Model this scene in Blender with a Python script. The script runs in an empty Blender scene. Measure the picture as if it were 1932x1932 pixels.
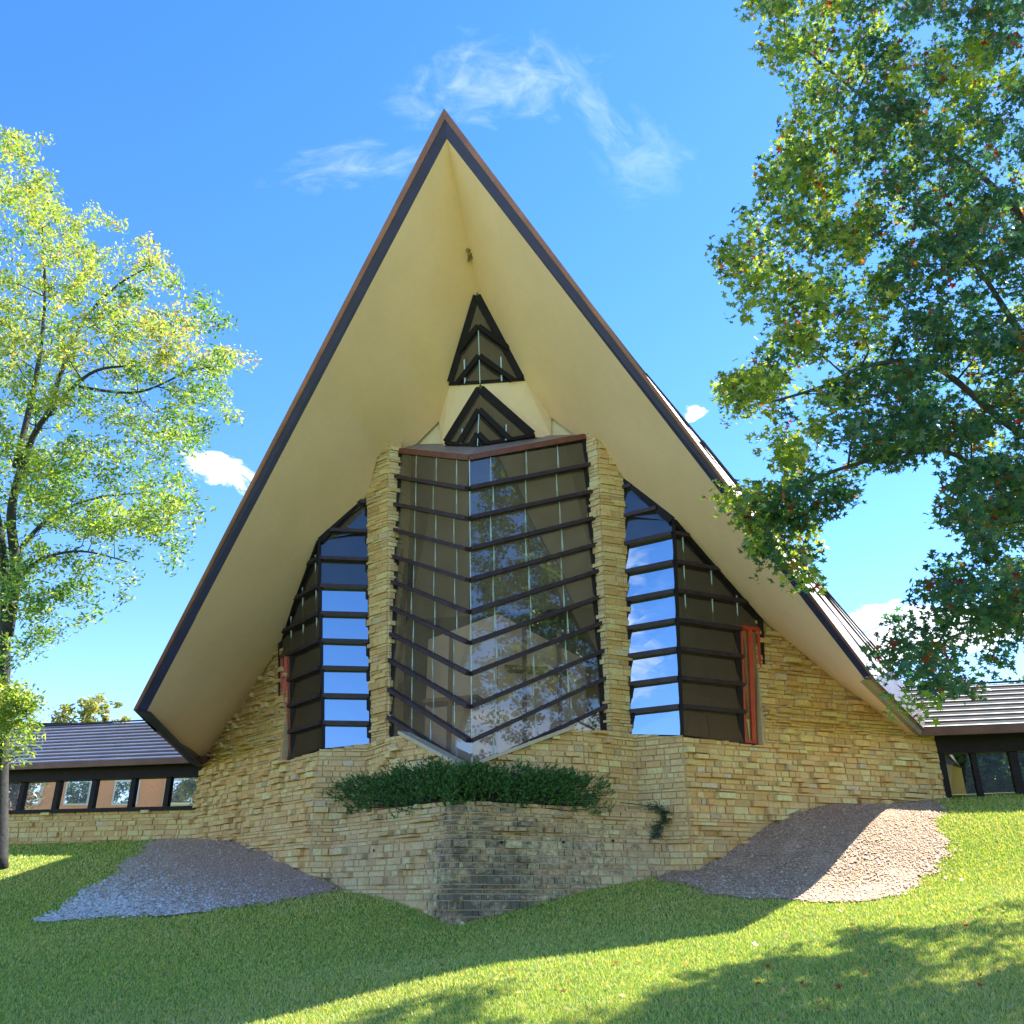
import bpy, math, random
import numpy as np
from math import sin, cos, atan, radians, pi, sqrt
from mathutils import Vector, Matrix

# ------------------------------------------------------------------ camera, world, sun, exposure
sc = bpy.context.scene
C_ = sc.collection
F_PX, HZ = 1673.0, 1690.0                     # focal length and eye level, in pixels of a 1932 px picture
PITCH = atan((HZ - 966) / F_PX)
cam_d = bpy.data.cameras.new('camera'); cam = bpy.data.objects.new('camera', cam_d); C_.objects.link(cam)
cam_d.sensor_width = 36; cam_d.sensor_fit = 'HORIZONTAL'; cam_d.lens = 36 * F_PX / 1932
cam_d.clip_start = .1; cam_d.clip_end = 3000
cam.location = (0, 0, 0); cam.rotation_euler = (pi / 2 + PITCH, 0, 0)
sc.camera = cam

SUN = Vector((.84, .55, 1.0)).normalized()    # towards the sun
SUN_EL = math.asin(SUN.z); SUN_AZ = math.atan2(SUN.x, SUN.y)
sl = bpy.data.lights.new('sun', 'SUN'); sl.energy = 5.0; sl.angle = radians(.5); sl.color = (1, .93, .82)
so = bpy.data.objects.new('sun', sl); C_.objects.link(so); so.location = (30, 20, 40)
so.rotation_euler = SUN.to_track_quat('Z', 'Y').to_euler()
sc.view_settings.view_transform = 'Standard'; sc.view_settings.look = 'None'
sc.view_settings.exposure = 1.68; sc.view_settings.gamma = 1
sc.cycles.use_denoising = True
sc.cycles.max_bounces = 8; sc.cycles.transparent_max_bounces = 16
sc.cycles.diffuse_bounces = 4

def ray(u, v):
    x = (u - 966) / F_PX; y = (966 - v) / F_PX
    return np.array([x, cos(PITCH) - y * sin(PITCH), sin(PITCH) + y * cos(PITCH)])
def project(p):
    d = p[..., 1] * cos(PITCH) + p[..., 2] * sin(PITCH); y = -p[..., 1] * sin(PITCH) + p[..., 2] * cos(PITCH)
    return 966 + F_PX * p[..., 0] / d, 966 - F_PX * y / d

world = bpy.data.worlds.new("World"); sc.world = world; world.use_nodes = True
nt = world.node_tree; N = nt.nodes; LK = nt.links
for n in list(N): N.remove(n)
wo = N.new('ShaderNodeOutputWorld'); bg = N.new('ShaderNodeBackground'); sky = N.new('ShaderNodeTexSky')
sky.sky_type = 'NISHITA'; sky.sun_disc = False; sky.sun_elevation = SUN_EL; sky.sun_rotation = SUN_AZ
sky.altitude = 300; sky.air_density = 1.0; sky.dust_density = 0.05; sky.ozone_density = 2.2
bg.inputs['Strength'].default_value = .15
tc = N.new('ShaderNodeTexCoord')
def wmath(op, a, b=None, c=None, clamp=False):
    n = N.new('ShaderNodeMath'); n.operation = op; n.use_clamp = clamp
    for i, x in enumerate((a, b, c)):
        if x is None: continue
        if isinstance(x, (int, float)): n.inputs[i].default_value = x
        else: LK.new(x, n.inputs[i])
    return n.outputs[0]
def wdot(vec):
    n = N.new('ShaderNodeVectorMath'); n.operation = 'DOT_PRODUCT'
    LK.new(tc.outputs['Generated'], n.inputs[0]); n.inputs[1].default_value = vec
    return n.outputs['Value']
def cloud(az, el, w, h, rot, scale, stretch, lo, hi, amount, detail=6):
    """one cloud of the sky at azimuth az / elevation el (degrees), w x h half-size in radians"""
    az, el, rot = radians(az), radians(el), radians(rot)
    d = Vector((sin(az) * cos(el), cos(az) * cos(el), sin(el)))
    e1 = Vector((cos(az), -sin(az), 0)); e2 = e1.cross(d)
    if e2.z < 0: e2 = -e2
    a1 = e1 * cos(rot) + e2 * sin(rot); a2 = -e1 * sin(rot) + e2 * cos(rot)
    x, y, z = wdot(a1), wdot(a2), wdot(d)
    front = wmath('GREATER_THAN', z, .3)
    xx = wmath('DIVIDE', x, w); yy = wmath('DIVIDE', y, h)
    r = wmath('SQRT', wmath('ADD', wmath('MULTIPLY', xx, xx), wmath('MULTIPLY', yy, yy)))
    cmb = N.new('ShaderNodeCombineXYZ'); LK.new(wmath('MULTIPLY', x, scale), cmb.inputs[0])
    LK.new(wmath('MULTIPLY', y, scale * stretch), cmb.inputs[1]); cmb.inputs[2].default_value = az * 7 + el * 3
    nz = N.new('ShaderNodeTexNoise'); nz.inputs['Scale'].default_value = 1; nz.inputs['Detail'].default_value = detail
    nz.inputs['Roughness'].default_value = .62; nz.inputs['Distortion'].default_value = .5
    LK.new(cmb.outputs[0], nz.inputs['Vector'])
    mr = N.new('ShaderNodeMapRange'); mr.interpolation_type = 'SMOOTHSTEP'
    val = wmath('SUBTRACT', nz.outputs[0], wmath('MULTIPLY', wmath('MULTIPLY', r, r), .32))
    LK.new(val, mr.inputs[0]); mr.inputs[1].default_value = lo; mr.inputs[2].default_value = hi
    mr.inputs[3].default_value = 0; mr.inputs[4].default_value = amount
    return wmath('MULTIPLY', mr.outputs[0], front)
def azel(u, v):
    r = ray(u, v); return math.degrees(math.atan2(r[0], r[1])), math.degrees(math.atan2(r[2], math.hypot(r[0], r[1])))
CL = [(935, 150, .125, .062, 4, 20, 1.6, .28, .95, .40), (1120, 200, .12, .022, -55, 20, 2.6, .28, .95, .26),
      (1215, 300, .07, .055, -30, 18, 1.5, .28, .95, .26), (640, 318, .12, .026, 20, 15, 2.8, .28, .95, .38),
      (415, 890, .055, .02, -12, 24, 1.8, .26, .46, 1.0), (1310, 780, .02, .012, 10, 40, 1.5, .3, .5, .9),
      (1790, 1190, .13, .03, 3, 20, 2.0, .24, .42, 1.0), (1640, 1165, .06, .016, 5, 26, 2.0, .28, .46, .9)]
tot = None
for (u, v, w, h, rot, s1, s2, lo, hi, am) in CL:
    az, el = azel(u, v); c = cloud(az, el, w, h, rot, s1, s2, lo, hi, am)
    tot = c if tot is None else wmath('MAXIMUM', tot, c)
for (az, el, w, h) in [(150, 8, .45, .07), (205, 13, .30, .08), (250, 22, .3, .1)]:       # clouds behind the viewer
    tot = wmath('MAXIMUM', tot, cloud(az, el, w, h, 4, 8, 2.2, .25, .5, .8))
hs = N.new('ShaderNodeHueSaturation'); hs.inputs['Saturation'].default_value = 1.3; hs.inputs['Hue'].default_value = .499; hs.inputs['Value'].default_value = .80
LK.new(sky.outputs[0], hs.inputs['Color'])
tn = N.new('ShaderNodeMix'); tn.data_type = 'RGBA'; tn.blend_type = 'MULTIPLY'; tn.inputs[0].default_value = 1; LK.new(hs.outputs[0], tn.inputs[6]); tn.inputs[7].default_value = (1.06, .905, 1.04, 1)
mx = N.new('ShaderNodeMix'); mx.data_type = 'RGBA'
LK.new(tot, mx.inputs['Factor']); LK.new(tn.outputs[2], mx.inputs[6]); mx.inputs[7].default_value = (4.0, 4.2, 4.5, 1)
LK.new(mx.outputs[2], bg.inputs['Color']); LK.new(bg.outputs[0], wo.inputs[0])

# ------------------------------------------------------------------ helpers
AZ = radians(14)
ea = np.array([sin(AZ), cos(AZ)]); eb = np.array([cos(AZ), -sin(AZ)])
r0 = ray(854, 1630); C0 = r0[:2] * 17 / r0[1]
def W(s, t, z=0.0):
    q = C0 + s * ea + t * eb; return np.array([q[0], q[1], z])
def loc(p):
    q = np.asarray(p)[:2] - C0; return q @ ea, q @ eb, p[2]
def hit(u, v, A, B):
    """point where the sight line through a pixel meets the upright plane through plan points A, B (s, t)"""
    r = ray(u, v); ds, dt = B[0] - A[0], B[1] - A[1]; n = ea * (-dt) + eb * ds
    q = W(A[0], A[1])[:2]; k = (q @ n) / (r[:2] @ n); return r * k
def P(u, v, s): return hit(u, v, (s, 0), (s, 1))
def SYM(v, s):
    """point of the symmetry plane at depth s seen at picture height v"""
    p = W(s, 0); r = ray(0, v)
    a = r[1] / 1.0; lo, hi = -5., 30.
    for _ in range(50):
        m = (lo + hi) / 2; vv = project(np.array([p[0], p[1], m]))[1]
        if vv > v: lo = m
        else: hi = m
    return np.array([p[0], p[1], lo])
ROOT = {}
def tag(o, label=None, cat=None, group=None, kind=None):
    if label: o['label'] = label
    if cat: o['category'] = cat
    if group: o['group'] = group
    if kind: o['kind'] = kind
    return o
def empty(name, p, label, cat, group=None):
    o = bpy.data.objects.new(name, None); C_.objects.link(o); o.location = [float(x) for x in p]
    o.empty_display_size = .2; ROOT[o] = np.array([float(x) for x in p]); return tag(o, label, cat, group)
def mesh(name, V, F, mat, parent=None, col=None, smooth=False, origin=None):
    V = np.asarray(V, dtype=np.float64).reshape(-1, 3)
    off = np.zeros(3)
    if parent is not None: off = ROOT[parent]
    elif origin is not None: off = np.asarray(origin, float)
    V = V - off
    me = bpy.data.meshes.new(name)
    if isinstance(F, np.ndarray):
        k = F.shape[1]; n = len(F)
        me.vertices.add(len(V)); me.vertices.foreach_set('co', V.astype(np.float32).ravel())
        me.loops.add(n * k); me.loops.foreach_set('vertex_index', F.astype(np.int32).ravel())
        me.polygons.add(n); me.polygons.foreach_set('loop_start', np.arange(0, n * k, k, dtype=np.int32))
        me.update(calc_edges=True)
    else:
        me.from_pydata(V.tolist(), [], F); me.update()
    if col is not None:
        at = me.color_attributes.new('Col', 'FLOAT_COLOR', 'POINT')
        c = np.ones((len(V), 4), np.float32); c[:, :3] = np.asarray(col); at.data.foreach_set('color', c.ravel())
    if smooth: me.polygons.foreach_set('use_smooth', np.ones(len(me.polygons), bool))
    if mat: me.materials.append(mat)
    o = bpy.data.objects.new(name, me); C_.objects.link(o)
    if parent is not None:
        o.parent = parent; ROOT[o] = ROOT[parent]
    elif origin is not None:
        o.location = [float(x) for x in origin]; ROOT[o] = off
    else: ROOT[o] = np.zeros(3)
    return o
class MB:
    """collects shapes that become one mesh"""
    def __init__(s): s.V = []; s.F = []
    def add(s, V, F):
        b = len(s.V); s.V += [tuple(map(float, v)) for v in V]; s.F += [tuple(b + i for i in f) for f in F]; return s
    def prism(s, poly, d):
        """flat polygon (3D points) pushed along d"""
        n = len(poly); d = np.asarray(d, float); V = [np.asarray(p) for p in poly] + [np.asarray(p) + d for p in poly]
        F = [tuple(range(n))[::-1], tuple(range(n, 2 * n))] + [(i, (i + 1) % n, n + (i + 1) % n, n + i) for i in range(n)]
        return s.add(V, F)
    def beam(s, a, b, w, h, up=(0, 0, 1), cap=0.0):
        """bar from a to b, w wide (across), h high (along up)"""
        a = np.asarray(a, float); b = np.asarray(b, float); d = b - a; L = np.linalg.norm(d); d /= L
        a = a - d * cap; b = b + d * cap
        up = np.asarray(up, float); x = np.cross(d, up); x /= np.linalg.norm(x); u = np.cross(x, d)
        V = []
        for q in (a, b):
            for sx, su in ((-1, -1), (1, -1), (1, 1), (-1, 1)): V.append(q + x * sx * w / 2 + u * su * h / 2)
        return s.add(V, [(0, 1, 2, 3), (7, 6, 5, 4), (0, 4, 5, 1), (1, 5, 6, 2), (2, 6, 7, 3), (3, 7, 4, 0)])
    def box(s, c, x, y, z):
        """centre, three half-axis vectors"""
        c, x, y, z = (np.asarray(q, float) for q in (c, x, y, z)); V = []
        for k in (-1, 1):
            for i, j in ((-1, -1), (1, -1), (1, 1), (-1, 1)): V.append(c + x * i + y * j + z * k)
        return s.add(V, [(3, 2, 1, 0), (4, 5, 6, 7), (0, 1, 5, 4), (1, 2, 6, 5), (2, 3, 7, 6), (3, 0, 4, 7)])
    def build(s, name, mat, parent=None, smooth=False, **k): return mesh(name, s.V, s.F, mat, parent, smooth=smooth, **k)
def tube(pts, rad, n=7):
    pts = np.asarray(pts, float); m = len(pts); V = []; F = []
    for i in range(m):
        t = pts[min(i + 1, m - 1)] - pts[max(i - 1, 0)]; t /= np.linalg.norm(t) + 1e-9
        x = np.cross(t, (0.13, 1, .2)); x /= np.linalg.norm(x); y = np.cross(t, x)
        for k in range(n):
            a = 2 * pi * k / n; V.append(pts[i] + (x * cos(a) + y * sin(a)) * rad[i])
    for i in range(m - 1):
        for k in range(n): F.append((i * n + k, i * n + (k + 1) % n, (i + 1) * n + (k + 1) % n, (i + 1) * n + k))
    F.append(tuple(range(n))[::-1]); F.append(tuple((m - 1) * n + k for k in range(n)))
    return V, F

# ------------------------------------------------------------------ materials
class Mat:
    def __init__(s, name):
        s.m = bpy.data.materials.new(name); s.m.use_nodes = True; s.n = s.m.node_tree.nodes; s.l = s.m.node_tree.links
        s.b = s.n['Principled BSDF']; s.out = s.n['Material Output']
    def node(s, t, **k):
        n = s.n.new(t)
        for a, v in k.items():
            if a.startswith('i_'):
                key = a[2:]; key = int(key) if key.isdigit() else key.replace('_', ' ')
                if isinstance(v, bpy.types.NodeSocket): s.l.new(v, n.inputs[key])
                else: n.inputs[key].default_value = v
            else: setattr(n, a, v)
        return n
    def pos(s, scale=(1, 1, 1)):
        g = s.node('ShaderNodeNewGeometry'); mp = s.node('ShaderNodeMapping', i_Vector=g.outputs['Position'], i_Scale=scale); return mp.outputs[0]
    def noise(s, scale, detail=4, rough=.55, vec=None, dist=0):
        n = s.node('ShaderNodeTexNoise', i_Scale=scale, i_Detail=detail, i_Roughness=rough, i_Distortion=dist)
        s.l.new(vec if vec is not None else s.pos(), n.inputs['Vector']); return n.outputs[0]
    def ramp(s, fac, stops, interp='LINEAR'):
        r = s.node('ShaderNodeValToRGB', i_Fac=fac); e = r.color_ramp.elements; r.color_ramp.interpolation = interp
        while len(e) < len(stops): e.new(.5)
        for el, (p, c) in zip(e, stops):
            el.position = p; el.color = (*c, 1) if len(c) == 3 else c
        return r.outputs[0]
    def mix(s, fac, a, b, mode='MIX'):
        m = s.node('ShaderNodeMix', data_type='RGBA', blend_type=mode)
        for k, v in ((0, fac), (6, a), (7, b)):
            if isinstance(v, bpy.types.NodeSocket): s.l.new(v, m.inputs[k])
            else: m.inputs[k].default_value = v if k == 0 else (*v, 1)
        return m.outputs[2]
    def math(s, op, a, b=0.0, clamp=False):
        m = s.node('ShaderNodeMath', operation=op, use_clamp=clamp)
        for k, v in ((0, a), (1, b)):
            if isinstance(v, bpy.types.NodeSocket): s.l.new(v, m.inputs[k])
            else: m.inputs[k].default_value = v
        return m.outputs[0]
    def attr(s): return s.node('ShaderNodeAttribute', attribute_name='Col').outputs['Color']
    def bump(s, h, strength=.4, dist=.02):
        b = s.node('ShaderNodeBump', i_Height=h, i_Strength=strength, i_Distance=dist); s.l.new(b.outputs[0], s.b.inputs['Normal'])
    def set(s, color=None, rough=.8, metal=0., spec=None):
        if color is not None:
            if isinstance(color, bpy.types.NodeSocket): s.l.new(color, s.b.inputs['Base Color'])
            else: s.b.inputs['Base Color'].default_value = (*color, 1)
        if isinstance(rough, bpy.types.NodeSocket): s.l.new(rough, s.b.inputs['Roughness'])
        else: s.b.inputs['Roughness'].default_value = rough
        s.b.inputs['Metallic'].default_value = metal
        if spec is not None: s.b.inputs['Specular IOR Level'].default_value = spec
        return s.m

def mk_plaster():
    M = Mat('plaster'); n1 = M.noise(.7, 5, .6); n2 = M.noise(9, 4, .6)
    c = M.ramp(n1, [(.25, (.82, .59, .37)), (.75, (.92, .675, .45))])
    c = M.mix(M.math('MULTIPLY', n2, .25), c, (.52, .42, .24)); M.bump(M.noise(60, 3), .15, .01)
    return M.set(c, .9, spec=.2)
plaster = mk_plaster()
def mk_stone():
    M = Mat('limestone'); n = M.noise(14, 5, .65); n3 = M.noise(70, 3, .6)
    c = M.mix(M.math('MULTIPLY', n, .8), M.attr(), (.26, .18, .09), 'MIX')
    c2 = M.node('ShaderNodeHueSaturation', i_Color=c, i_Value=1.18).outputs[0]
    M.bump(M.math('ADD', M.math('MULTIPLY', n, 1.0), M.math('MULTIPLY', n3, .4)), .7, .03)
    return M.set(c2, .92, spec=.2)
stone_m = mk_stone()
stained_m = None
def mk_stained():
    M = Mat('stained_limestone'); n = M.noise(14, 5, .65); n3 = M.noise(70, 3, .6)
    c = M.mix(M.math('MULTIPLY', n, .7), M.attr(), (.26, .19, .10)); g = M.node('ShaderNodeNewGeometry').outputs['Position']
    rel = M.node('ShaderNodeVectorMath', operation='SUBTRACT', i_1=(float(C0[0]), float(C0[1]), 0.0)); M.l.new(g, rel.inputs[0])
    def dot(v):
        d = M.node('ShaderNodeVectorMath', operation='DOT_PRODUCT', i_1=v); M.l.new(rel.outputs[0], d.inputs[0]); return d.outputs['Value']
    t = dot((float(eb[0]), float(eb[1]), 0)); z = dot((0, 0, 1))
    reach = M.node('ShaderNodeMapRange'); M.l.new(t, reach.inputs[0])
    for k, v in ((1, -1.0), (2, -.02), (3, 0.), (4, 1.)): reach.inputs[k].default_value = v
    right = M.node('ShaderNodeMapRange'); M.l.new(t, right.inputs[0])
    for k, v in ((1, .3), (2, 3.8), (3, 1.), (4, 0.1)): right.inputs[k].default_value = v
    low = M.node('ShaderNodeMapRange'); M.l.new(z, low.inputs[0])
    for k, v in ((1, .2), (2, 1.9), (3, 1.), (4, .55)): low.inputs[k].default_value = v
    w = M.math('MULTIPLY', M.math('MULTIPLY', reach.outputs[0], right.outputs[0]), low.outputs[0])
    v1 = M.noise(2.2, 6, .75, dist=.6); v2 = M.noise(9, 4, .8, vec=M.pos((1, 1, 1.6)))
    s_ = M.math('ADD', M.math('ADD', M.math('MULTIPLY', v1, 1.7), M.math('MULTIPLY', v2, 1.3)), M.math('MULTIPLY', w, .62))
    f = M.ramp(s_, [(0, (0, 0, 0)), (.66, (0, 0, 0)), (.84, (.88, .88, .88))]) if False else None
    mr = M.node('ShaderNodeMapRange'); M.l.new(s_, mr.inputs[0])
    for k, v in ((1, 1.66), (2, 2.12), (3, 0.), (4, .85)): mr.inputs[k].default_value = v
    c = M.mix(mr.outputs[0], c, (.06, .075, .070))
    M.bump(M.math('ADD', n, M.math('MULTIPLY', n3, .4)), .7, .03); return M.set(c, .92, spec=.2)
def mk_mortar():
    M = Mat('mortar'); n = M.noise(20, 4)
    return M.set(M.ramp(n, [(.3, (.40, .30, .16)), (.7, (.56, .43, .25))]), .95)
mortar = mk_mortar()
def simple(name, c1, c2, scale, rough, metal=0., bump=0., spec=None):
    M = Mat(name); n = M.noise(scale, 5, .6)
    if bump: M.bump(n, bump, .02)
    return M.set(M.ramp(n, [(.3, c1), (.7, c2)]), rough, metal, spec)
fascia_m = simple('fascia_paint', (.010, .012, .050), (.020, .022, .085), 2.5, .5)
copper_m = simple('copper_edge', (.19, .085, .06), (.33, .145, .09), 1.2, .45, .3)
drip_m = simple('brown_drip', (.10, .045, .035), (.17, .08, .06), 3, .5, .2)
wood_m = simple('mullion_wood', (.028, .018, .028), (.052, .036, .052), 6, .5, 0, .1, spec=.3)
dark_m = simple('dark_frame', (.008, .007, .010), (.016, .013, .018), 5, .6, spec=.2)
red_m = simple('red_sash', (.38, .035, .015), (.52, .06, .02), 5, .45)
metal_m = simple('roof_metal', (.15, .135, .15), (.22, .20, .22), 2, .5, .6)
metal_dark = simple('roof_seam', (.07, .045, .05), (.12, .08, .08), 4, .45, .3)
cap_m = simple('cap_metal', (.20, .18, .19), (.28, .25, .25), 4, .5, .2, .1)
bark_l = simple('bark', (.022, .024, .026), (.055, .055, .052), 9, .95, 0, .8)
bark_r = simple('grey_bark', (.045, .04, .04), (.10, .09, .085), 12, .95, 0, .8)
inner_m = simple('interior_plaster', (.80, .62, .48), (.86, .68, .54), 2, .9)
floor_m = simple('interior_floor', (.15, .09, .05), (.2, .12, .07), 2, .6)
wood_in = simple('inner_timber', (.16, .09, .05), (.24, .14, .08), 3, .6)
pot_m = simple('clay', (.28, .13, .08), (.36, .17, .1), 6, .8)
white_m = simple('pale_petals', (.75, .68, .62), (.85, .78, .72), 9, .8)

def mk_glass(name, gloss, trans, tint, gcol=(.9, .95, 1), dif=(.05, .045, .035), rough=.015, edge=.25):
    M = Mat(name); M.n.remove(M.b)
    g = M.node('ShaderNodeBsdfGlossy', i_Color=(*gcol, 1), i_Roughness=rough)
    t = M.node('ShaderNodeBsdfTransparent', i_Color=(*tint, 1))
    nz = M.noise(1.1, 4, .6)
    d = M.node('ShaderNodeBsdfDiffuse'); M.l.new(M.ramp(nz, [(.3, tuple(x * .7 for x in dif)), (.7, tuple(x * 1.4 for x in dif))]), d.inputs['Color'])
    a = M.node('ShaderNodeMixShader', i_Fac=trans); M.l.new(d.outputs[0], a.inputs[1]); M.l.new(t.outputs[0], a.inputs[2])
    fr = M.node('ShaderNodeLayerWeight', i_Blend=.35)
    f = M.math('ADD', M.math('MULTIPLY', fr.outputs['Facing'], edge), gloss, True)
    b = M.node('ShaderNodeMixShader'); M.l.new(f, b.inputs[0]); M.l.new(a.outputs[0], b.inputs[1]); M.l.new(g.outputs[0], b.inputs[2])
    M.l.new(b.outputs[0], M.out.inputs[0])
    bp = M.node('ShaderNodeBump', i_Height=M.noise(.9, 2), i_Strength=.05, i_Distance=.05); M.l.new(bp.outputs[0], g.inputs['Normal'])
    return M.m
prow_glass = mk_glass('prow_glass', .12, .76, (.93, .90, .86), dif=(.22, .19, .16), edge=.12)
side_glass = mk_glass('side_glass', .52, .25, (.3, .3, .3), gcol=(.78, .90, 1), dif=(.035, .032, .028), edge=.2)
dark_reflection_glass = mk_glass('dark_reflection_glass', .10, .35, (.45, .42, .38), dif=(.045, .04, .036), edge=.1)  # dark reflections put into the glass colour for upper and sloping panes
walk_glass = mk_glass('walkway_glass', .012, .97, (.92, .93, .9), edge=.05)
fin_m = Mat('glass_edge').set((.42, .58, .60), .3)

# ------------------------------------------------------------------ terrain
PL_END = 2.80
WL = [(.78, 0), (2.0, 2.08), (2.98, 3.03), (2.62, 4.05), (6.6, 9.6)]           # plan of the main wall, right half (s, t)
ctrl = [W(0, 0, -.46)]
for u, v in [(950, 1722), (1050, 1697), (1150, 1672), (1240, 1655)]: ctrl.append(hit(u, v, (0, 0), (PL_END, 3.66)))
for u, v in [(1330, 1635), (1400, 1592), (1480, 1540), (1560, 1522), (1640, 1520), (1755, 1510)]: ctrl.append(hit(u, v, WL[3], WL[4]))
for u, v in [(780, 1712), (700, 1690), (640, 1675)]: ctrl.append(hit(u, v, (0, 0), (PL_END, -3.66)))
for u, v in [(600, 1662), (520, 1620), (450, 1592), (380, 1583)]: ctrl.append(hit(u, v, (2.62, -4.05), (6.6, -9.6)))
for u, v in [(300, 1586), (160, 1589), (20, 1593)]: ctrl.append(hit(u, v, (6.6, -9.6), (6.6, -20)))
for u, v in [(1850, 1504), (1932, 1500)]: ctrl.append(hit(u, v, (6.6, 9.6), (6.6, 20)))
def atY(u, v, Y): r = ray(u, v); return r * (Y / r[1])
for u, v, Y in [(950, 1810, 12.6), (300, 1932, 11.6), (1400, 1705, 15.6), (1760, 1650, 16.2), (1600, 1705, 15.2), (75, 1737, 18.8),
                (330, 1730, 18.2), (0, 1800, 15.6), (0, 1932, 11.6), (1932, 1700, 13.4), (1932, 1932, 9.0), (1400, 1932, 9.3), (1932, 1600, 16.6), (620, 1850, 12.6), (850, 1800, 14.6)]:
    ctrl.append(atY(u, v, Y))
for p in [(-12, 0, -1.8), (-5, 0, -1.8), (0, 0, -1.75), (5, 0, -1.7), (12, 0, -1.4), (-28, 10, -1), (28, 10, 1.2), (0, -14, -2), (20, 22, 2.2), (30, 32, 2.3),
          (0, 36, 1.9), (14, 34, 2.1), (-20, 34, 1.3), (-28, 24, 1.2), (-60, 60, 1.0), (60, 60, 1.5), (0, 90, 1), (-90, 0, -1), (90, 0, 0), (0, -80, -2), (150, 150, 0), (-150, 150, 0), (150, -150, -2), (-150, -150, -2)]:
    ctrl.append(np.array(p, float))
ctrl = np.array(ctrl)
def tps(r2): return .5 * r2 * np.log(r2 + 1e-9)
_n = len(ctrl); _A = np.zeros((_n + 3, _n + 3))
_d = ((ctrl[:, None, :2] - ctrl[None, :, :2]) ** 2).sum(-1)
_A[:_n, :_n] = tps(_d) + np.eye(_n) * .02; _A[:_n, _n] = 1; _A[:_n, _n + 1:] = ctrl[:, :2]; _A[_n:, :_n] = _A[:_n, _n:].T
_w = np.linalg.solve(_A, np.concatenate([ctrl[:, 2], np.zeros(3)]))
def ground(x, y):
    x = np.asarray(x, float); y = np.asarray(y, float); sh = x.shape; q = np.stack([x.ravel(), y.ravel()], 1); out = np.empty(len(q))
    for i in range(0, len(q), 20000):
        b = q[i:i + 20000]; d = ((b[:, None] - ctrl[None, :, :2]) ** 2).sum(-1)
        out[i:i + 20000] = tps(d) @ _w[:_n] + _w[_n] + b @ _w[_n + 1:]
    out += .02 * np.sin(q[:, 0] * 1.3 + q[:, 1] * .7) * np.cos(q[:, 1] * 1.1)
    return out.reshape(sh)
def to_ground(u, v):
    r = ray(u, v); Y = np.arange(5, 40, .05); p = r[None] * (Y / r[1])[:, None]
    g = ground(p[:, 0], p[:, 1]); k = np.argmax(p[:, 2] < g) if (p[:, 2] < g).any() else -1
    return p[k]
def lines(lo, hi, a, b, st):
    far = [a - 1, a - 3, a - 7, a - 15, a - 30, a - 60, a - 120, lo]; far2 = [b + 1, b + 3, b + 7, b + 15, b + 30, b + 60, b + 120, hi]
    return np.array(sorted(set(far + list(np.arange(a, b + st, st)) + far2)))
gx = lines(-900, 900, -22, 24, .3); gy = lines(-900, 1500, 0, 40, .3)
GX, GY = np.meshgrid(gx, gy, indexing='ij'); GZ = ground(GX, GY)
far = np.clip((np.hypot(GX, GY - 15) - 60) / 60, 0, 1); GZ = GZ * (1 - far) + (-1.0) * far
nx, ny = GX.shape; idx = np.arange(nx * ny).reshape(nx, ny)
GF = np.stack([idx[:-1, :-1], idx[1:, :-1], idx[1:, 1:], idx[:-1, 1:]], -1).reshape(-1, 4)
def mk_lawn():
    M = Mat('lawn'); a = M.noise(.5, 4); b = M.noise(6, 5, .7); c3 = M.noise(45, 4, .7)
    c = M.ramp(a, [(.3, (.20, .30, .05)), (.7, (.32, .38, .07))])
    c = M.mix(M.math('MULTIPLY', b, .5), c, (.035, .07, .014)); c = M.mix(M.ramp(c3, [(.45, (0, 0, 0)), (.75, (.7, .7, .7))]), c, (.20, .21, .06))
    M.bump(c3, .8, .04); return M.set(c, .95, spec=.1)
lawn_m = mk_lawn()
lawn = mesh('lawn', np.stack([GX, GY, GZ], -1).reshape(-1, 3), GF, lawn_m, smooth=True); tag(lawn, kind='structure')

def inpoly(px, py, poly):
    poly = np.asarray(poly); n = len(poly); ins = np.zeros(px.shape, bool); j = n - 1
    for i in range(n):
        xi, yi = poly[i]; xj, yj = poly[j]
        c = ((yi > py) != (yj > py)) & (px < (xj - xi) * (py - yi) / (yj - yi + 1e-12) + xi); ins ^= c; j = i
    return ins
IMG_L = [(290, 1584), (330, 1580), (400, 1578), (600, 1655), (655, 1675), (600, 1684), (520, 1706), (440, 1716), (330, 1728), (180, 1735), (72, 1738), (110, 1716), (160, 1686), (215, 1650), (262, 1612), (283, 1595)]
IMG_R = [(1235, 1650), (1400, 1585), (1480, 1530), (1640, 1510), (1772, 1505), (1776, 1545), (1772, 1575), (1782, 1615), (1765, 1645), (1735, 1670), (1700, 1690), (1650, 1700), (1560, 1704), (1430, 1700), (1340, 1688), (1285, 1668)]
GRL = np.array([to_ground(*p)[:2] for p in IMG_L]); GRR = np.array([to_ground(*p)[:2] for p in IMG_R])
rng = np.random.default_rng(7)
def mk_gravel(name, c1, c2, c3):
    M = Mat(name); v = M.node('ShaderNodeTexVoronoi', i_Scale=26.0); M.l.new(M.pos(), v.inputs['Vector'])
    n = M.noise(1.2, 3); c = M.mix(n, c1, c2); sep = M.node('ShaderNodeSeparateColor'); M.l.new(v.outputs['Color'], sep.inputs[0])
    c = M.mix(M.math('MULTIPLY', sep.outputs[0], .7), c, c3); M.bump(v.outputs['Distance'], .9, .03); return M.set(c, .95, spec=.2)
bed_l = mk_gravel('gravel_bed_pale', (.58, .41, .30), (.70, .52, .39), (.28, .19, .13))
bed_r = mk_gravel('gravel_bed_brown', (.50, .36, .25), (.62, .46, .33), (.22, .15, .10))
stone_pebble = Mat('pebble'); stone_pebble = stone_pebble.set(stone_pebble.attr(), .85, spec=.3)
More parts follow.
